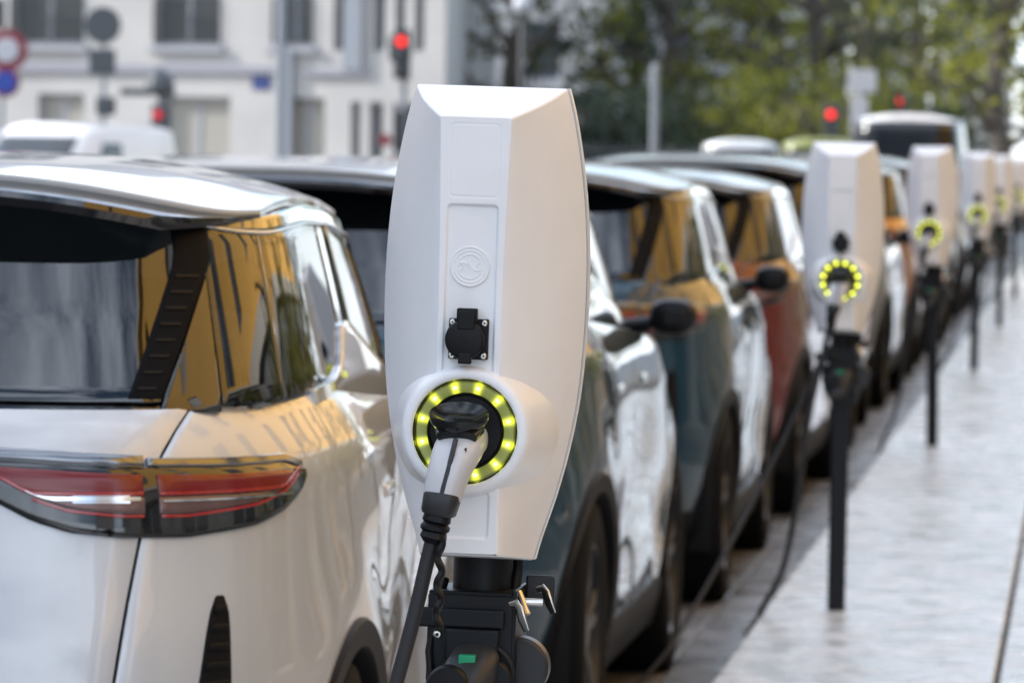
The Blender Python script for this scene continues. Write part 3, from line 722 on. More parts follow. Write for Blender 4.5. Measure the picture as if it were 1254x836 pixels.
            for (a_, b2, z0_, z1_) in parts_: patch(q, BODY, a_, b2, z0_, z1_, 16, 3, off=.0105 if nm != 'bright_line' else .0125, skirt=.004, eps=.0015, rnd=.0008, side=sd_)
            q.build(nm, M[mm], tl, sharp=50)
        q = MB(); patch(q, BODY, .43, gap0-.012, lambda S_: max(zlowL(S_)+.008, 1.012), lambda S_: max(zlowL(S_)+.009, 1.020), 12, 1, off=.013, skirt=.003, eps=.001, side=sd_)
        patch(q, BODY, gap1+.012, eS-.10, 1.010, 1.014, 12, 1, off=.013, skirt=.003, eps=.001, side=sd_)
        patch(q, BODY, .505, .60, 1.008, 1.026, 3, 1, off=.0115, skirt=.003, eps=.001, side=sd_)
        q.build('reflector_bar', M['chrome'], tl, sharp=50)
    t_ = MB(); patch(t_, BODY, 0, gap0+.003, lambda S_: ztopL(S_)+.002, lambda S_: ztopL(S_)+.018, 14, 2, off=.009, edges='rbt', eps=.003); part('chrome_bar', t_, M['satin'], merge=.0004, sharp=40)
    for sd_ in 'rl':
        t_ = MB(); patch(t_, BODY, gap1-.003, eS-.02, lambda S_: ztopL(S_)+.002, lambda S_: ztopL(S_)+.014, 22, 2, off=.009, eps=.003, side=sd_); part('chrome_bar', t_, M['satin'], sharp=40)
    t_ = MB(); patch(t_, BODY, 0, gap0, lambda S_: ztopL(S_)-.004, lambda S_: ztopL(S_)+.004, 14, 1, off=.008, edges='rbt'); part('light_band', t_, M['gloss'], merge=.0004, sharp=40)
    # ---- rear corner vents and low reflectors
    v0 = lin([(.4,.672),(.72,.698),(.80,.708),(.85,.716),(.86,.724)]); v1 = lin([(.4,.742),(.72,.744),(.80,.742),(.845,.738),(.86,.730)])
    for sd_ in 'rl':
        t_ = MB(); patch(t_, BODY, lambda z: BODY.Sx(v0(z)), lambda z: BODY.Sx(v1(z)), .42, .858, 6, 16, off=.0025, skirt=.006, eps=.003, side=sd_)
        vt = part('bumper_vent', t_, M['clad'], sharp=45)
        q = MB()
        for j in range(14):
            zz = .44+.03*j; patch(q, BODY, lambda z: BODY.Sx(v0(z))+.006, lambda z: BODY.Sx(v1(z))-.006, zz, zz+.012, 4, 1, off=.007, skirt=.004, eps=.002, side=sd_)
        q.build('vent_rib', M['clad'], vt, sharp=45)
        t_ = MB(); patch(t_, BODY, .62, .80, .44, .475, 6, 2, off=.006, skirt=.006, side=sd_); part('low_reflector', t_, M['lens_red'], sharp=45)
    # ---- door seams, handles
    for sd_ in 'rl':
        for y_ in (1.12, 1.80, 2.78):
            q = MB(); patch(q, BODY, BODY.Sy(y_), BODY.Sy(y_)+.007, .36, 1.04, 1, 14, off=.0009, skirt=.0, edges='', side=sd_); part('door_seam', q, M['gap'])
        for y_ in (1.25, 2.00):
            q = MB(); patch(q, BODY, BODY.Sy(y_), BODY.Sy(y_+.20), .950, .975, 8, 2, off=.004, skirt=.006, rnd=.003, eps=.008, side=sd_); part('door_handle', q, M['paint'], sharp=60)
    # ---- mirrors
    for sg in (-1, 1):
        q = MB(); q.tube([(sg*.78,2.52,1.09),(sg*.86,2.52,1.10),(sg*.885,2.52,1.11)], [(.035,.022)]*3, 12)
        rows = []
        for r_, dy in ((.35,-.055),(.85,-.045),(1,-.01),(.97,.03),(.8,.065),(.45,.085),(.05,.09)):
            rows.append([(sg*(.938+.070*r_*math.copysign(abs(math.cos(a))**.7, math.cos(a))), 2.50+dy+.02*math.cos(a)*0, 1.122+.054*r_*math.copysign(abs(math.sin(a))**.7, math.sin(a))) for a in [2*PI*i/28 for i in range(28)]])
        q.grid(rows, wrap=True, flip=(sg > 0)); q.fan(rows[0], flip=(sg < 0)); part('door_mirror', q, M['black'], sharp=50, normals=True)
    # ---- nose
    q = MB(); patch(q, BODY, BODY.Sfx(.42), BODY.L, .45, .66, 12, 4, off=.008, edges='lbt'); part('grille', q, M['clad'], merge=.0005, sharp=45)
    for sd_ in ('r','l'):
        q = MB(); patch(q, BODY, BODY.Sfx(.84), BODY.Sfx(.50), .68, .76, 12, 4, off=.008, side=sd_); part('headlight', q, M['lens_clear'], sharp=45)
    # ---- interior: floor, dash and seats seen through the glass
    q = MB(); q.box(-.76,.76,.5,2.9,.45,.95); part('cabin_floor', q, M['inside'], smooth=False)
    q = MB(); q.box(-.72,.72,2.4,2.85,.95,1.1); part('dashboard', q, M['inside'], smooth=False)
    q = MB(); rr = [[(x*.9, y, zroof(x*.9,y)-.03) for y in (.40,.8,1.2,1.6,2.0)] for x in (-.68,-.4,0,.4,.68)]; q.grid(rr); part('headliner', q, M['inside'])
    for (x_, y_) in ((-.37,1.85),(.37,1.85),(-.37,.95),(.37,.95)):
        q = MB(); q.tube([(x_,y_,.9),(x_,y_-.06,1.12),(x_,y_-.09,1.2)], [(.22,.06),(.21,.06),(.15,.04)], 16, sec=3, upv=(0,1,0)); q.tube([(x_,y_-.10,1.22),(x_,y_-.11,1.33)], [(.12,.045),(.10,.04)], 14, sec=3, upv=(0,1,0))
        bevel(part('seat', q, M['inside'], sharp=50), .01)
    return car

car = make_car()
def place(o, fx, ry, yaw=0, sc=1, label=None):
    """fx: world X of the right flank at the rear axle, ry: world Y of the rear axle"""
    c, s_ = math.cos(yaw), math.sin(yaw); lx, ly = .9*sc, AX1*sc
    o.location = (fx-(lx*c-ly*s_), ry-(lx*s_+ly*c), -.12); o.rotation_euler = (0,0,yaw); o.scale = (sc,)*3
    if label: o['label'] = label
place(car, -1.245, 8.86, R(2.4), 1, 'pale pearl car in the left foreground showing its right tail light and rear window')
row = [('paint_teal', -1.235, 13.2, 0, 'teal car directly behind the nearest charging station'),
       ('paint_teal', -1.25, 18.25, 0, 'dark teal car whose tail light shows beside the black mirror'),
       ('paint_red', -1.25, 23.2, 0, 'dark red car just left of the second charging station, third behind the pearl one'),
       ('paint_orange', -1.26, 28.3, 0, 'orange car parked between the second and third charging stations'),
       ('paint_grey', -1.27, 33.3, 0, 'grey car in the row just before the third charging station'),
       ('paint_orange', -1.27, 38.4, 0, 'orange car farther on, beside the fourth charging station'),
       ('paint_white', -1.28, 43.5, 0, 'white car in the row beyond the second orange car'),
       ('paint_grey', -1.28, 48.6, 0, 'grey car in the row before the fifth charging station'),
       ('paint_black', -1.28, 53.7, 0, 'black car near the far end of the row'),
       ('paint_white', -1.28, 58.8, 0, 'white car at the far end of the row, before the tall van')]
for k_, (pm, fx, ry, yw, lab) in enumerate(row):
    c = copy_tree(car, None, {'paint_pearl': M[pm]}); place(c, fx, ry+[0,.05,-.15,.2,-.1,.1,-.2,.15,0,.1][k_], R([0,.3,-.6,.8,-.5,.4,-.9,.6,-.3,.5][k_]), 1, lab); c.scale = (1, 1, [1,1.0,.985,1.03,.97,1.02,1.05,.98,1.0,1.03][k_])

# ================================================================== BACKGROUND AND STREET
M['facade'] = mat('pale_render', (.43,.42,.405), .85, var=(.6,(.37,.36,.35)), bump=(25,.2,.004))
M['facade_pale'] = mat('white_render', (.78,.775,.76), .85, var=(.6,(.70,.695,.68)))  # kept pale so the added left houses bounce light onto the stations
M['facade2'] = mat('pale_stone', (.50,.47,.42), .85, var=(.5,(.42,.40,.36)), bump=(20,.2,.004))
M['band'] = mat('string_course', (.26,.26,.30), .8)  # dark tone painted in for the shadow under the string course
M['wframe'] = mat('window_paint', (.30,.31,.34), .6)
M['pane'] = mat('window_pane', (.03,.035,.04), .38, 0, 0, ior=1.6)
M['curtain'] = mat('drawn_curtain', (.45,.44,.42), .9)
M['shut'] = mat('beige_shutter', (.30,.285,.25), .7)
M['ochre'] = mat('ochre_render', (.80,.45,.10), .85, var=(.7,(.74,.40,.085)), bump=(18,.25,.004))
M['forecourt'] = mat('pale_paving', (.34,.33,.32), .8, var=(.8,(.28,.27,.26)))  # pale tone chosen to throw light up at the corner house
M['plinth'] = mat('plinth_stone', (.20,.20,.19), .8, var=(1.2,(.12,.125,.12)))
M['ochre_trim'] = mat('limestone_trim', (.55,.50,.42), .8)
M['slate'] = mat('slate', (.09,.10,.11), .6)
M['iron'] = mat('painted_iron', (.03,.035,.04), .45)
M['postgrey'] = mat('grey_post_paint', (.22,.24,.27), .5)
M['signback'] = mat('sign_back_grey', (.055,.065,.075), .5)
M['red'] = mat('red_signal', (.6,.01,.01), .4, emis=((1,.018,.012), 1.3))
M['red2'] = mat('dim_red_signal', (.5,.01,.02), .4, emis=((1,.012,.03), .25))
M['signred'] = mat('sign_red', (.22,.03,.04), .4)
M['signblue'] = mat('sign_blue', (.02,.05,.30), .4)
M['signwhite'] = mat('sign_white', (.42,.44,.48), .4)
M['plaque'] = mat('street_plaque_blue', (.02,.04,.16), .4)
M['bark'] = mat('bark', (.055,.045,.037), .9, var=(6,(.10,.085,.07)), bump=(14,.6,.02))
def leafmat(name, c1, c2, tr=.45):
    m = bpy.data.materials.new(name); m.use_nodes = True; t = m.node_tree; t.nodes.clear()
    o = t.nodes.new('ShaderNodeOutputMaterial'); d = t.nodes.new('ShaderNodeBsdfPrincipled'); d.inputs['Roughness'].default_value = .5; q = t.nodes.new('ShaderNodeBsdfTranslucent'); mi = t.nodes.new('ShaderNodeMixShader')
    c = t.nodes.new('ShaderNodeTexCoord'); n = t.nodes.new('ShaderNodeTexNoise'); n.inputs['Scale'].default_value = .9; r = t.nodes.new('ShaderNodeValToRGB')
    r.color_ramp.elements[0].color = (*c1,1); r.color_ramp.elements[1].color = (*c2,1); r.color_ramp.elements[0].position = .42; r.color_ramp.elements[1].position = .60
    t.links.new(c.outputs['Object'], n.inputs['Vector']); t.links.new(n.outputs['Fac'], r.inputs['Fac']); t.links.new(r.outputs['Color'], d.inputs['Base Color']); t.links.new(r.outputs['Color'], q.inputs['Color'])
    mi.inputs['Fac'].default_value = tr; t.links.new(d.outputs['BSDF'], mi.inputs[1]); t.links.new(q.outputs['BSDF'], mi.inputs[2]); t.links.new(mi.outputs['Shader'], o.inputs['Surface']); return m
M['leaf_a'] = leafmat('leaf_spring', (.095,.108,.02), (.27,.265,.03), .62)
M['leaf_b'] = leafmat('leaf_olive', (.055,.062,.025), (.12,.12,.04), .55)
M['leaf_c'] = leafmat('leaf_dark', (.030,.048,.030), (.060,.085,.045), .35)

def wall_holes(mb, x0, x1, z0, z1, holes, y, depth=.25):
    xs = sorted({x0, x1, *[v for h in holes for v in h[:2]]}); zs = sorted({z0, z1, *[v for h in holes for v in h[2:]]})
    for i in range(len(xs)-1):
        for j in range(len(zs)-1):
            cx, cz = (xs[i]+xs[i+1])/2, (zs[j]+zs[j+1])/2
            if any(h[0] < cx < h[1] and h[2] < cz < h[3] for h in holes): continue
            mb.add([(xs[i],y,zs[j]),(xs[i+1],y,zs[j]),(xs[i+1],y,zs[j+1]),(xs[i],y,zs[j+1])], [(0,1,2,3)])
    for a, b_, c, d in holes:
        mb.add([(a,y,c),(a,y+depth,c),(a,y+depth,d),(a,y,d)], [(0,1,2,3)]); mb.add([(b_,y,c),(b_,y+depth,c),(b_,y+depth,d),(b_,y,d)], [(3,2,1,0)])
        mb.add([(a,y,c),(b_,y,c),(b_,y+depth,c),(a,y+depth,c)], [(0,1,2,3)]); mb.add([(a,y,d),(b_,y,d),(b_,y+depth,d),(a,y+depth,d)], [(3,2,1,0)])
def window_set(bld, holes, y, pane='pane', rail=False, depth=.25, mull=True, shutter=False):
    for a, b_, c, d in holes:
        f = MB(); w = .06; yy = y+depth-.07
        f.box(a+.002,a+w,yy,yy+.06,c+.002,d-.002); f.box(b_-w,b_-.002,yy,yy+.06,c+.002,d-.002); f.box(a+w,b_-w,yy,yy+.06,c+.002,c+w); f.box(a+w,b_-w,yy,yy+.06,d-w,d-.002)
        if mull and b_-a > .6:
            mx_ = (a+b_)/2; f.box(mx_-.04,mx_+.04,yy-.003,yy+.057,c+w,d-w)
        wi = f.build('window', M['wframe'], bld, smooth=False)
        MB().box(a+w,b_-w,yy+.02,yy+.035,c+w,d-w).build('shutter' if shutter else 'pane', M['shut'] if shutter else M[pane], wi, smooth=False)
        if rail:
            r_ = MB(); r_.box(a,b_,y-.06,y-.03,c+.85,c+.89); r_.box(a,b_,y-.06,y-.03,c+.06,c+.09)
            n = max(3, int((b_-a)/.11))
            for i in range(n+1): xx = a+(b_-a-.02)*i/n; r_.box(xx,xx+.02,y-.055,y-.035,c+.09,c+.85)
            r_.build('window_guard', M['iron'], wi, smooth=False)
def slab(bld, name, m_, x0, x1, y0, y1, z0, z1): return MB().box(x0,x1,y0,y1,z0,z1).build(name, m_, bld, smooth=False)

# --- pale corner house across the junction
by = 95.0
hb = empty('corner_house', (-17, by, -.1), 'pale grey rendered corner house with shuttered ground floor windows behind the signs', 'building'); hb.location = (0,0,0)
wide = [(-31.5-3.6*q_-1.45, -31.5-3.6*q_) for q_ in range(9, 0, -1)]+[(-31.5,-30.0),(-27.9,-26.5),(-24.4,-23.0),(-20.9,-19.35),(-17.88,-16.52),(-15.44,-14.62)]
narrow = [(-14.20,-13.96),(-13.40,-13.16),(-12.97,-12.76),(-12.58,-12.38)]
up1 = [(a, b_, 3.50, 6.1) for a, b_ in wide]; up2 = [(a, b_, 7.0, 9.3) for a, b_ in wide]; upn = [(a, b_, 3.42, 6.1) for a, b_ in narrow]; upn2 = [(a,b_,7.0,9.3) for a, b_ in narrow]
gr = [(a, b_, .9, 2.53) for a, b_ in wide[:9]]+[(-31.4,-30.1,.9,2.53),(-27.8,-26.6,.9,2.53),(-24.3,-23.1,.9,2.53),(-20.3,-19.33,.9,2.56),(-17.72,-16.29,.9,2.53),(-15.12,-14.36,.9,2.53)]
grn = [(-13.83,-13.63,.9,2.47),(-13.46,-13.18,.9,2.47),(-12.98,-12.35,.9,2.45)]
wl = MB(); wall_holes(wl, -68, -11.95, -.12, 11.0, up1+up2+upn+upn2+gr+grn, by)
wl.add([(-11.95,by,-.12),(-16.2,by+14,-.12),(-16.2,by+14,11),(-11.95,by,11)], [(0,1,2,3)])
wl.add([(-68,by,-.12),(-68,by+14,-.12),(-68,by+14,11),(-68,by,11)], [(3,2,1,0)]); wl.add([(-68,by+.9,-.1),(-12.3,by+.9,-.1),(-12.3,by+.9,11),(-68,by+.9,11)], [(0,1,2,3)])
wl.build('wall', M['facade'], hb, smooth=False)
MB().add([(-68.3,by-.3,11),(-11.6,by-.3,11),(-15.9,by+14.3,11),(-68.3,by+14.3,11),(-67,by+3,14),(-13,by+3,14),(-17,by+11,14),(-67,by+11,14)], [(0,1,5,4),(1,2,6,5),(2,3,7,6),(3,0,4,7),(4,5,6,7),(3,2,1,0)]).build('roof', M['slate'], hb, smooth=False)
window_set(hb, up1, by, rail=True); window_set(hb, up2, by, rail=True); window_set(hb, upn+upn2, by, mull=False); window_set(hb, gr, by, shutter=True); window_set(hb, grn, by, mull=False)
slab(hb, 'string_course', M['band'], -68, -15.22, by-.10, by-.002, 2.98, 3.12); slab(hb, 'string_course', M['band'], -14.72, -13.50, by-.10, by-.002, 2.95, 3.06)  # dark strips standing for the shadow below the string course
slab(hb, 'pilaster', M['postgrey'], -13.95, -13.58, by-.14, by-.104, 3.06, 11.0)
slab(hb, 'drainpipe', M['postgrey'], -15.12, -14.98, by-.16, by-.02, -.1, 3.45)
for (a, b_, c, d) in up1: slab(hb, 'window_sill', M['wframe'], a-.1, b_+.1, by-.14, by-.002, c-.12, c-.02)
pq = slab(None, 'street_plaque', M['plaque'], -15.83, -15.47, by-.03, by-.004, 2.68, 3.0-.06)
turn_house = Matrix.Translation((-11.95,by,0)) @ Matrix.Rotation(R(-14),4,'Z') @ Matrix.Translation((11.95,-by,0))
hb.matrix_world = turn_house; pq.matrix_world = turn_house
q = MB(); q.box(-60,-9,-8,9,-.15,0.02); ap = q.build('forecourt', M['forecourt'], smooth=False); ap.matrix_world = Matrix.Translation((0,95,0)); tag(ap, kind='structure')  # added paving that bounces sunlight up onto the corner house front
tag(pq, 'small dark blue plaque fixed to the pale corner house wall', 'plaque')

# --- ochre house fronts on the right side of the street (seen in the cars' paint and glass)
ob = empty('ochre_house', (0,0,0), 'ochre rendered street house along the pavement, mirrored in the car windows', 'building')
ow = MB(); ox = 6.4
def turn(o): o.rotation_euler = (0,0,R(-90)); o.location = (0,0,0)
holes = []; gh = []
for k_ in range(15):
    a = 0+5.0*k_
    for zz in (4.6, 8.0, 11.4): holes.append((a+.9+.5*(k_ % 3), a+2.2+.7*(k_ % 3), zz, zz+2.2))
    gh.append((a+.6, a+3.2, .05, 3.2))
ow2 = MB(); wall_holes(ow2, -75.5, 2.5, -.02, 14.8, [(-h_[1], -h_[0], h_[2], h_[3]) for h_ in holes+gh], ox, .3)
# facade is modelled facing -Y at y=5 with x = -street Y, then turned to face the road
turn(ob)
ow2.build('wall', M['ochre'], ob, smooth=False)
plz = MB(); wall_holes(plz, -75.5, 2.5, -.02, 3.74, [(-h_[1], -h_[0], h_[2], h_[3]) for h_ in gh], ox-.06, .05); plz.build('plinth', M['plinth'], ob, smooth=False)
window_set(ob, [(-h_[1], -h_[0], h_[2], h_[3]) for h_ in holes], ox, rail=False, depth=.3); window_set(ob, [(-h_[1], -h_[0], h_[2], h_[3]) for h_ in gh], ox, depth=.3)
slab(ob, 'cornice', M['ochre_trim'], -75.5, 2.5, ox-.25, ox-.003, 3.75, 4.05); slab(ob, 'cornice', M['ochre_trim'], -75.5, 2.5, ox-.45, ox-.003, 14.5, 15.0)
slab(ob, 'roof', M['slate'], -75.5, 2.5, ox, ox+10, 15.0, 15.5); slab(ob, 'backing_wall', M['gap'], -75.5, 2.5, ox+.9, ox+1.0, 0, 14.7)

# --- unseen low houses added on the left so their shade covers the parked row
for i in range(4):
    b_ = empty('terraced_house', (0,0,0), ['pale terraced house on the left side of the street beside the camera','pale terraced house on the left of the street level with the nearest car','pale terraced house on the left of the street next to the last one','last pale terraced house on the left before the junction'][i], 'building', R(90), 'terraced houses on the left side of the street')
    x0, x1 = -16+18*i+.02, -16+18*(i+1)-.02; hs = [(x0+1.2+3.2*k_, x0+2.4+3.2*k_, z, z+2) for k_ in range(5) for z in (.9, 4.9)]
    w_ = MB(); wall_holes(w_, x0, x1, -.12, 9.2, hs, 13, .2); w_.add([(x1,13,-.12),(x1,22,-.12),(x1,22,9.2),(x1,13,9.2)], [(0,1,2,3)]); w_.add([(x0,13,-.12),(x0,22,-.12),(x0,22,9.2),(x0,13,9.2)], [(3,2,1,0)]); w_.build('wall', M['facade_pale'], b_, smooth=False)
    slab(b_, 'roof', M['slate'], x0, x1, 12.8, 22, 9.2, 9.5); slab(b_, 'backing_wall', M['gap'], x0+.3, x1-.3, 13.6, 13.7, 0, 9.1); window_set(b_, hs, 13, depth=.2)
# --- trees
def tree_meshes(seed, h, crown_r, crown_z0, leaf, nclump=70, per=70, size=.16, sag=1.0):
    rd = random.Random(seed); t_ = MB()
    tr_ = h*.018+.07
    path = [(rd.uniform(-.04,.04)*i, rd.uniform(-.04,.04)*i, h*.8*i/7) for i in range(8)]
    t_.tube(path, [tr_*(1.25 if i == 0 else 1-.10*i) for i in range(8)], 10)
    ends = []
    for b_ in range(16):
        z0_ = rd.uniform(crown_z0*.8, h*.72); a = rd.uniform(0, 2*PI); L = crown_r*rd.uniform(.55, 1.0); base = path[min(7, int(z0_/(h*.8)*7))]
        p0 = Vector((base[0], base[1], z0_)); p2 = p0+Vector((math.cos(a)*L, math.sin(a)*L, L*rd.uniform(.2,.7))); p1 = (p0+p2)/2+Vector((rd.uniform(-.2,.2), rd.uniform(-.2,.2), rd.uniform(-.1,.3)))
        r0_ = tr_*.38; t_.tube([p0, p1, p2], [r0_, r0_*.6, r0_*.2], 6); ends += [p1, p2]
        for q in range(3):
            p3 = p1.lerp(p2, rd.random())+Vector((rd.uniform(-.6,.6), rd.uniform(-.6,.6), rd.uniform(-.3,.8))); t_.tube([p1.lerp(p2,.4), p3], [r0_*.35, r0_*.1], 5); ends.append(p3)
    vs, fs, mi = [], [], []
    for c_ in range(nclump):
        if rd.random() < .6: ctr = rd.choice(ends)+Vector((rd.gauss(0,.25), rd.gauss(0,.25), rd.gauss(0,.25)))
        else:
            while True:
                q = Vector((rd.uniform(-1,1), rd.uniform(-1,1), rd.uniform(-1,1)))
                if .35 < q.length < 1: break
            ctr = Vector((q.x*crown_r, q.y*crown_r, crown_z0+(h-crown_z0)*(.5+.5*q.z)))
        R_ = rd.uniform(.25, .75)
        for l_ in range(per):
            p_ = ctr+Vector((rd.gauss(0,R_*.55), rd.gauss(0,R_*.55), rd.gauss(0,R_*.4)))
            s_ = size*rd.uniform(.6,1.3); u = Vector((rd.gauss(0,1), rd.gauss(0,1), rd.gauss(0,1))).normalized(); v = u.cross(Vector((rd.gauss(0,1), rd.gauss(0,1), rd.gauss(0,1)))).normalized()
            o_ = len(vs); vs += [p_-u*s_*.5, p_+v*s_*.28, p_+u*s_*.5, p_-v*s_*.28]; fs.append((o_,o_+1,o_+2,o_+3))
    lf = MB(); lf.add(vs, fs)
    return t_.mesh('trunk', M['bark']), lf.mesh('crown', M[leaf], smooth=False)
KINDS = {'spring': tree_meshes(3, 8.5, 2.6, 2.2, 'leaf_a', 34, 46, .19), 'olive': tree_meshes(5, 9.5, 2.8, 2.6, 'leaf_b', 28, 40, .19), 'dark': tree_meshes(8, 10, 2.2, 1.2, 'leaf_c', 80, 60, .22),
         'shrub': tree_meshes(11, 3.0, 1.5, .4, 'leaf_a', 40, 55, .14), 'darkshrub': tree_meshes(13, 2.8, 1.6, .3, 'leaf_c', 45, 60, .15)}
NM = {'spring': 'leafy_tree', 'olive': 'plane_tree', 'dark': 'conifer_tree', 'shrub': 'shrub', 'darkshrub': 'shrub'}
def put_tree(kind, x, y, rz, sc, label, group='trees and shrubs beyond the junction'):
    t = empty(NM[kind], (x, y, -.12), label, 'shrub' if 'shrub' in kind else 'tree', rz, group); t.scale = (sc,)*3
    for nm, me in zip(('trunk','crown'), KINDS[kind]):
        o = bpy.data.objects.new(nm, me); C.objects.link(o); o.parent = t
put_tree('olive', -11.3, 101, .3, 1.0, 'brown trunked tree right beside the end of the pale corner house')
put_tree('dark', -9.6, 108, 1.3, .95, 'dark evergreen above the top of the nearest charging station')
put_tree('spring', -8.6, 104, 2.1, 1.0, 'yellow green tree behind the right shoulder of the nearest station')
put_tree('olive', -7.4, 112, .9, 1.05, 'thin olive leaved tree beside the grey lamp post')
put_tree('spring', -6.4, 106, 2.9, .95, 'yellow green tree with bright low leaves left of the thick dark trunk')
put_tree('olive', -5.3, 100, 4.0, 1.0, 'tree with a thick dark trunk left of the white sign')
put_tree('spring', -4.9, 116, 5.1, 1.1, 'pale leaved tree behind the thick dark trunk')
put_tree('dark', -4.0, 118, 5.6, .95, 'tall dark conifer behind the tall dark van')
put_tree('spring', -1.55, 88, 1.0, .95, 'green street tree above the far charging stations', 'street trees on the right')
put_tree('spring', -.6, 97, 2.2, 1.1, 'street tree farther right behind the green one', 'street trees on the right')
for i, (x, y, kd) in enumerate([(-9.9,97,'darkshrub'),(-8.9,99,'darkshrub'),(-7.9,97,'darkshrub'),(-6.9,99,'shrub'),(-6.0,97,'shrub'),(-5.2,94,'shrub'),(-11.0,99,'darkshrub'),(-4.4,98,'darkshrub')]):
    put_tree(kd, x, y, i*1.7, 1.0, ['dark shrub behind the fence left of the lamp post','dark shrub second from the corner house','dark shrub behind the fence right of the lamp post','lime green shrub below the yellow green tree','lime green shrub in the middle of the park edge','lime green shrub beside the thick trunk','dark shrub at the foot of the corner house','dark shrub below the white sign'][i])
# trees on the right pavement, mirrored in the flanks of the cars
for i, (x, y, sc) in enumerate([(2.9,19,.5),(2.9,29,.55),(2.9,39,.6),(2.9,50,.6)]):
    put_tree('spring', x, y, i*1.3, sc, ['pavement tree by the ochre house nearest the camera','second pavement tree along the ochre house','third pavement tree along the ochre house','fourth pavement tree along the ochre house'][i], 'pavement trees by the ochre house')
for i, (x, y) in enumerate([(3.7,13),(3.8,20),(3.7,27),(3.8,35),(3.7,44)]):
    put_tree('shrub', x, y, i*2.1, .9, ['planted shrub by the ochre house nearest the camera','second planted shrub along the ochre house','third planted shrub along the ochre house','fourth planted shrub along the ochre house','fifth planted shrub along the ochre house'][i], 'planted shrubs by the ochre house')
# park fence
fb = MB()
for i in range(60): fb.box(-11.6+.13*i, -11.57+.13*i, 93.5, 93.53, -.1, 1.75)
fb.box(-11.7,-3.7,93.48,93.55,1.6,1.66); fb.box(-11.7,-3.7,93.48,93.55,.15,.21)
fe = fb.build('park_fence', M['iron'], smooth=False); tag(fe, 'dark green iron railing along the park edge', 'fence')
# far houses closing the view
def far_house(name, x0, x1, y, h, m_, label, step=2.6, wz=(1.0,4.0,7.2,10.4,13.6)):
    b_ = empty(name, (0,0,0), label, 'building'); hs = []
    x = x0+.7
    while x+1.1 < x1: hs += [(x, x+1.1, z, z+1.9) for z in wz if z+2.2 < h]; x += step
    w_ = MB(); wall_holes(w_, x0, x1, -.12, h, hs, y, .2)
    w_.add([(x0,y,-.12),(x0,y+12,-.12),(x0,y+12,h),(x0,y,h)], [(3,2,1,0)]); w_.add([(x1,y,-.12),(x1,y+12,-.12),(x1,y+12,h),(x1,y,h)], [(0,1,2,3)]); w_.build('wall', m_, b_, smooth=False)
    slab(b_, 'roof', M['slate'], x0-.2, x1+.2, y-.3, y+12, h, h+.5); window_set(b_, hs, y, depth=.2, mull=False)
far_house('town_house', -24, -15.2, 165, 14, M['facade'], 'far pale house seen between the trees beside the corner house')
far_house('town_house', -14.8, -8.6, 170, 16, M['facade'], 'far pale house behind the yellow green trees')
far_house('town_house', -8.2, -6.6, 180, 15, M['facade2'], 'narrow far house behind the white sign')
far_house('town_house', -6.2, -3.2, 200, 17, M['facade2'], 'distant beige stone house at the end of the street')
far_house('town_house', -2.8, 8, 235, 18, M['facade2'], 'farthest stone house behind the right street trees')

# --- signs and signals
def pole(par, x, y, z1, r=.045, m_='postgrey', nm='pole'):
    q = MB(); q.lathe([(r*1.5,-.1),(r*1.5,.12),(r,.14),(r,z1),(r*.5,z1+.03)], (x,y,0), 'z', 14); return q.build(nm, M[m_], par)
def disc(par, nm, x, y, z, r, m_, th=.02):
    q = MB(); q.lathe([(r-.01,-th),(r,-th*.5),(r,th*.5),(r-.01,th)], (x,y,z), 'y', 32); return q.build(nm, M[m_], par)
s_ = empty('road_sign', (-15.88,82,-.1), 'round dark grey sign above a square one, seen from behind', 'road sign'); s_.location = (0,0,0)
pole(s_, -15.88, 82, 3.4); disc(s_, 'round_panel', -15.88, 81.9, 3.50, .30, 'signback')
q = MB(); q.box(-16.10,-15.66,81.88,81.92,2.70,3.12); bevel(q.build('square_panel', M['signback'], s_, smooth=False), .02)
q = MB(); q.box(-15.95,-15.65,81.7,81.95,2.05,2.35); bevel(q.build('signal_box', M['signback'], s_, smooth=False), .04)
s_ = empty('pedestrian_signal', (0,0,0), 'low pedestrian signal with a dim red lamp above the white people carrier', 'signal')
pole(s_, -14.93, 82.2, 2.35, .04, 'iron'); q = MB(); q.box(-15.08,-14.78,81.95,82.15,1.75,2.25); bevel(q.build('signal_head', M['signback'], s_, smooth=False), .03)
disc(s_, 'red_lamp', -14.97, 81.94, 2.07, .075, 'red2')
s_ = empty('direction_sign', (0,0,0), 'dark bar sign with a round lamp housing beside the square sign', 'sign')
pole(s_, -15.05, 82.6, 2.5, .035, 'iron'); q = MB(); q.box(-15.68,-14.78,82.42,82.48,2.38,2.50); bevel(q.build('bar_panel', M['signback'], s_, smooth=False), .015)
q = MB(); q.lathe([(.02,2.86),(.05,2.82),(.16,2.75),(.24,2.62),(.24,2.45),(.20,2.40)], (-15.05,82.55,0), 'z', 28); q.build('lamp_housing', M['signback'], s_)
s_ = empty('traffic_light', (0,0,0), 'traffic light glowing red left of the nearest charging station', 'traffic light', group='traffic lights')
pole(s_, -11.0, 82.1, 2.75, .06, 'postgrey')
q = MB(); q.box(-11.13,-10.87,81.8,82.02,2.70,3.50); q.lathe([(.17,2.72),(.17,2.7)], (-11.0,81.95,0), 'z', 4); hd_ = bevel(q.build('signal_head', M['iron'], s_, smooth=False), .03)
disc(s_, 'red_lamp', -11.0, 81.79, 3.30, .075, 'red'); disc(s_, 'amber_lamp', -11.0, 81.79, 3.07, .09, 'iron'); disc(s_, 'green_lamp', -11.0, 81.79, 2.84, .09, 'iron')
q = MB(); q.box(-11.22,-10.86,81.92,82.02,2.98,3.40); bevel(q.build('back_board', M['iron'], s_, smooth=False), .04)
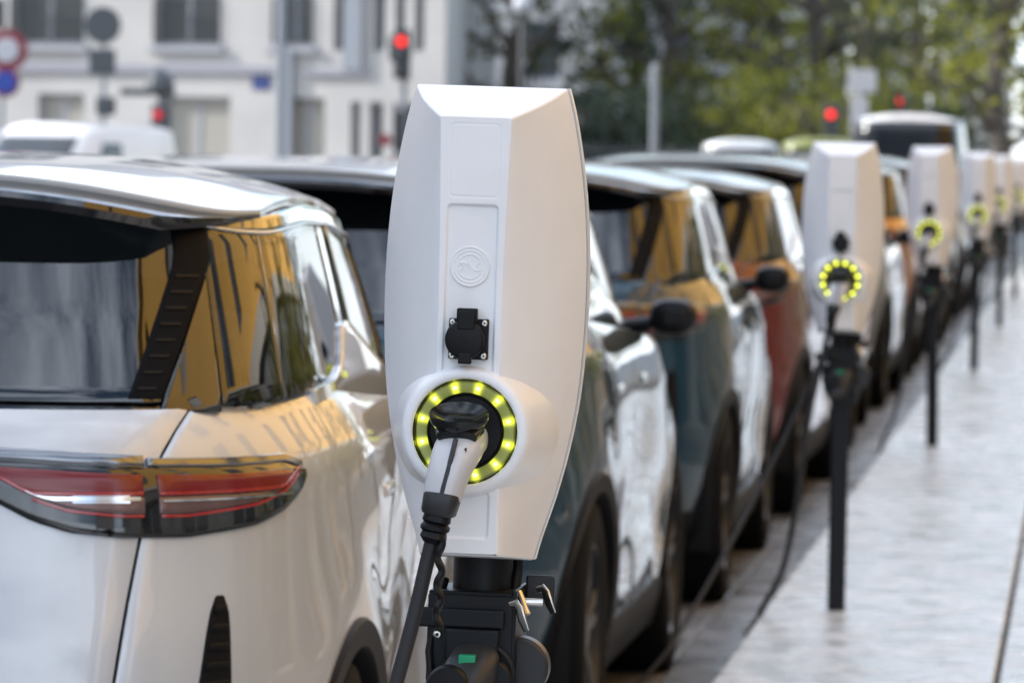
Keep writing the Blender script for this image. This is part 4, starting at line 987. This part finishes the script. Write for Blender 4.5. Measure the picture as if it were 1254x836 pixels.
q = MB(); q.box(-11.13,-10.95,81.85,82.0,1.55,2.2); bevel(q.build('repeater_box', M['iron'], s_, smooth=False), .03); disc(s_, 'repeater_lamp', -11.24, 81.84, 1.72, .1, 'signred')
for (x, y, z, lab) in ((-4.26,85,2.26,'small red traffic light left of the tall dark van'),(-4.09,110,2.80,'far red traffic light above the tall van roof')):
    s_ = empty('traffic_light', (0,0,0), lab, 'traffic light', group='traffic lights'); pole(s_, x, y+.15, z-.6, .05, 'iron')
    q = MB(); q.box(x-.13,x+.13,y-.1,y+.1,z-.62,z+.16); bevel(q.build('signal_head', M['iron'], s_, smooth=False), .03); disc(s_, 'red_lamp', x, y-.115, z, .065 if y < 100 else .075, 'red')
s_ = empty('no_parking_sign', (0,0,0), 'post with a red ringed white sign over a blue red rimmed sign', 'road sign')
pole(s_, -17.55, 82, 3.9); disc(s_, 'ring_panel', -17.45, 81.93, 3.08, .34, 'signred'); disc(s_, 'white_centre', -17.45, 81.90, 3.08, .20, 'signwhite'); disc(s_, 'lower_panel', -17.47, 81.93, 2.56, .24, 'signred'); disc(s_, 'blue_centre', -17.47, 81.90, 2.56, .185, 'signblue')
q = MB(); q.box(-17.72,-17.50,81.85,82,3.45,3.9); bevel(q.build('signal_back', M['iron'], s_, smooth=False), .03)
s_ = empty('lamp_post', (0,0,0), 'tall dark lamp post in front of the corner house window', 'lamp post'); pole(s_, -13.93, 88, 7.5, .085, 'postgrey'); q = MB(); q.box(-14.3,-13.6,87.9,88.1,7.5,7.62); bevel(q.build('lamp_head', M['postgrey'], s_, smooth=False), .03)
s_ = empty('grey_post', (0,0,0), 'plain grey post standing in front of the park trees', 'post'); pole(s_, -7.1, 84, 2.9, .06, 'postgrey'); q = MB(); q.lathe([(.06,2.92),(.075,2.94),(.05,3.02),(.01,3.04)], (-7.1,84,0), 'z', 16); q.build('cap', M['postgrey'], s_)
s_ = empty('lamp_post', (0,0,0), 'globe lamp on a thin post beside the corner house end', 'lamp post'); pole(s_, -9.41, 85, 3.8, .04, 'iron'); q = MB(); q.lathe([(.05,0),(.13,.05),(.17,.17),(.13,.29),(.02,.34)], (-9.41,85,3.83), 'z', 20); q.build('globe', M['signwhite'], s_)
s_ = empty('white_sign', (0,0,0), 'white road sign panels on a post left of the tall dark van', 'road sign'); pole(s_, -3.66, 82, 2.9, .05, 'signwhite')
q = MB(); q.box(-3.85,-3.40,81.9,81.93,2.58,2.95); bevel(q.build('upper_panel', M['signwhite'], s_, smooth=False), .01); q = MB(); q.box(-3.80,-3.52,81.9,81.93,1.9,2.5); bevel(q.build('lower_panel', M['signwhite'], s_, smooth=False), .01)

# --- tall van and other vehicles beyond the row
VB = Surf([(.2,.83),(.4,.88),(.8,.90),(1.1,.895),(1.5,.86),(1.9,.83),(2.2,.79),(2.32,.74)], [(.2,.08),(.5,0),(.9,.0),(1.2,.03),(1.7,.12),(2.2,.22),(2.32,.26)],
          [(.2,4.5),(.5,4.6),(.8,4.55),(1.05,4.2),(1.3,3.75),(1.8,3.25),(2.2,2.85),(2.32,2.7)], 2.0, 5.5, 4.5, 1.0)
def make_van(label):
    v = empty('white_van', (0,0,0), label, 'van', group='vehicles beyond the row')
    zr = 2.20
    def za(S_):
        y = VB.P(S_,.6).y; z = .28
        for ax in (.95, 3.65):
            if abs(y-ax) < .40: z = max(z, .35+math.sqrt(.16-(y-ax)**2))
        return z
    q = MB(); patch(q, VB, 0, VB.L, za, zr, 130, 24, edges='bt'); q.build('body', M['paint_white'], v, merge=.0006, sharp=40)
    q = MB(); patch(q, VB, 0, VB.Sx(.80), 1.2, 2.10, 12, 8, off=.006, edges='rbt'); q.build('rear_window', M['darkwin'], v, merge=.0006, sharp=45)
    q = MB(); patch(q, VB, VB.Sfx(.70), VB.L, 1.2, 2.08, 12, 8, off=.006, edges='lbt'); q.build('windscreen', M['pane'], v, merge=.0006, sharp=45)
    for sd_ in 'rl':
        q = MB(); patch(q, VB, VB.Sy(2.1), VB.Sy(3.15), 1.25, 1.98, 10, 8, off=.006, side=sd_); q.build('side_window', M['glass'], v, sharp=45)
        q = MB(); patch(q, VB, VB.Sx(.76), VB.Sx(.76)+.12, .85, 1.25, 4, 6, off=.008, side=sd_); q.build('tail_light', M['lens_red'], v, sharp=45)
        q = MB(); patch(q, VB, VB.Sfx(.80), VB.Sfx(.50), .75, .95, 6, 4, off=.008, side=sd_); q.build('headlight', M['lens_clear'], v, sharp=45)
    rows = []
    for i in range(41):
        S_ = VB.L*i/40; p_ = VB.P(S_, zr); rows.append([(p_.x*t_, p_.y, zr+.10*(1-abs(t_)**3)*min(1, p_.x/.5)) for t_ in [-1+2*j/16 for j in range(17)]])
    q = MB(); q.grid(rows, flip=True); q.build('roof', M['roof'], v, sharp=0)
    for ax in (.95, 3.65):
        for sg in (-1, 1):
            q = MB(); q.lathe([(.22,-.1),(.33,-.11),(.35,-.07),(.35,.07),(.33,.11),(.22,.1)], (sg*.77,ax,.35), 'x', 32, caps=False); w = q.build('wheel', M['rubber'], v, sharp=0)
            q = MB(); q.lathe([(.225,.0),(.2,.08*sg),(.02,.09*sg)], (sg*.77,ax,.35), 'x', 24); q.build('rim', M['rim'], w)
        q = MB()
        for sg in (-1, 1): q.grid([[(sg*xx, ax+.395*math.cos(PI*i/16), .35+.395*math.sin(PI*i/16)) for i in range(17)] for xx in (.5,.87)])
        q.build('wheel_well', M['gap'], v)
    slab(v, 'underbody', M['gap'], -.72,.72,.3,4.2,.22,.5)
    q = MB(); patch(q, VB, 0, VB.Sy(.3), .25, .42, 10, 3, off=.01, edges='bt'); q.build('bumper', M['clad'], v, merge=.0006, sharp=45)
    return v
van = make_van('tall dark van with a pale roof beyond the parked row'); van.location = (-2.63, 74, -.12); van.name = 'tall_van'
v2 = copy_tree(van); v2.location = (-13.7, 74, -.12); v2.rotation_euler = (0,0,R(160)); v2.scale = (1.0,1.0,.86); v2['label'] = 'white people carrier facing the camera in front of the corner house'
v3 = copy_tree(van); v3.location = (-6.15, 91, -.12); v3.rotation_euler = (0,0,R(4)); v3.scale = (.86,)*3; v3['label'] = 'small white vehicle whose roof shows left of the second station'
v4 = copy_tree(van, None, {'paint_white': M['paint_lime'], 'roof_white': M['paint_lime']}); v4.location = (-4.25, 82, -.12); v4.scale = (.86,)*3; v4['label'] = 'lime yellow vehicle right behind the second station'

for o_ in van.children:
    if o_.name.startswith('body'): o_.material_slots[0].link = 'OBJECT'; o_.material_slots[0].material = M['paint_black']
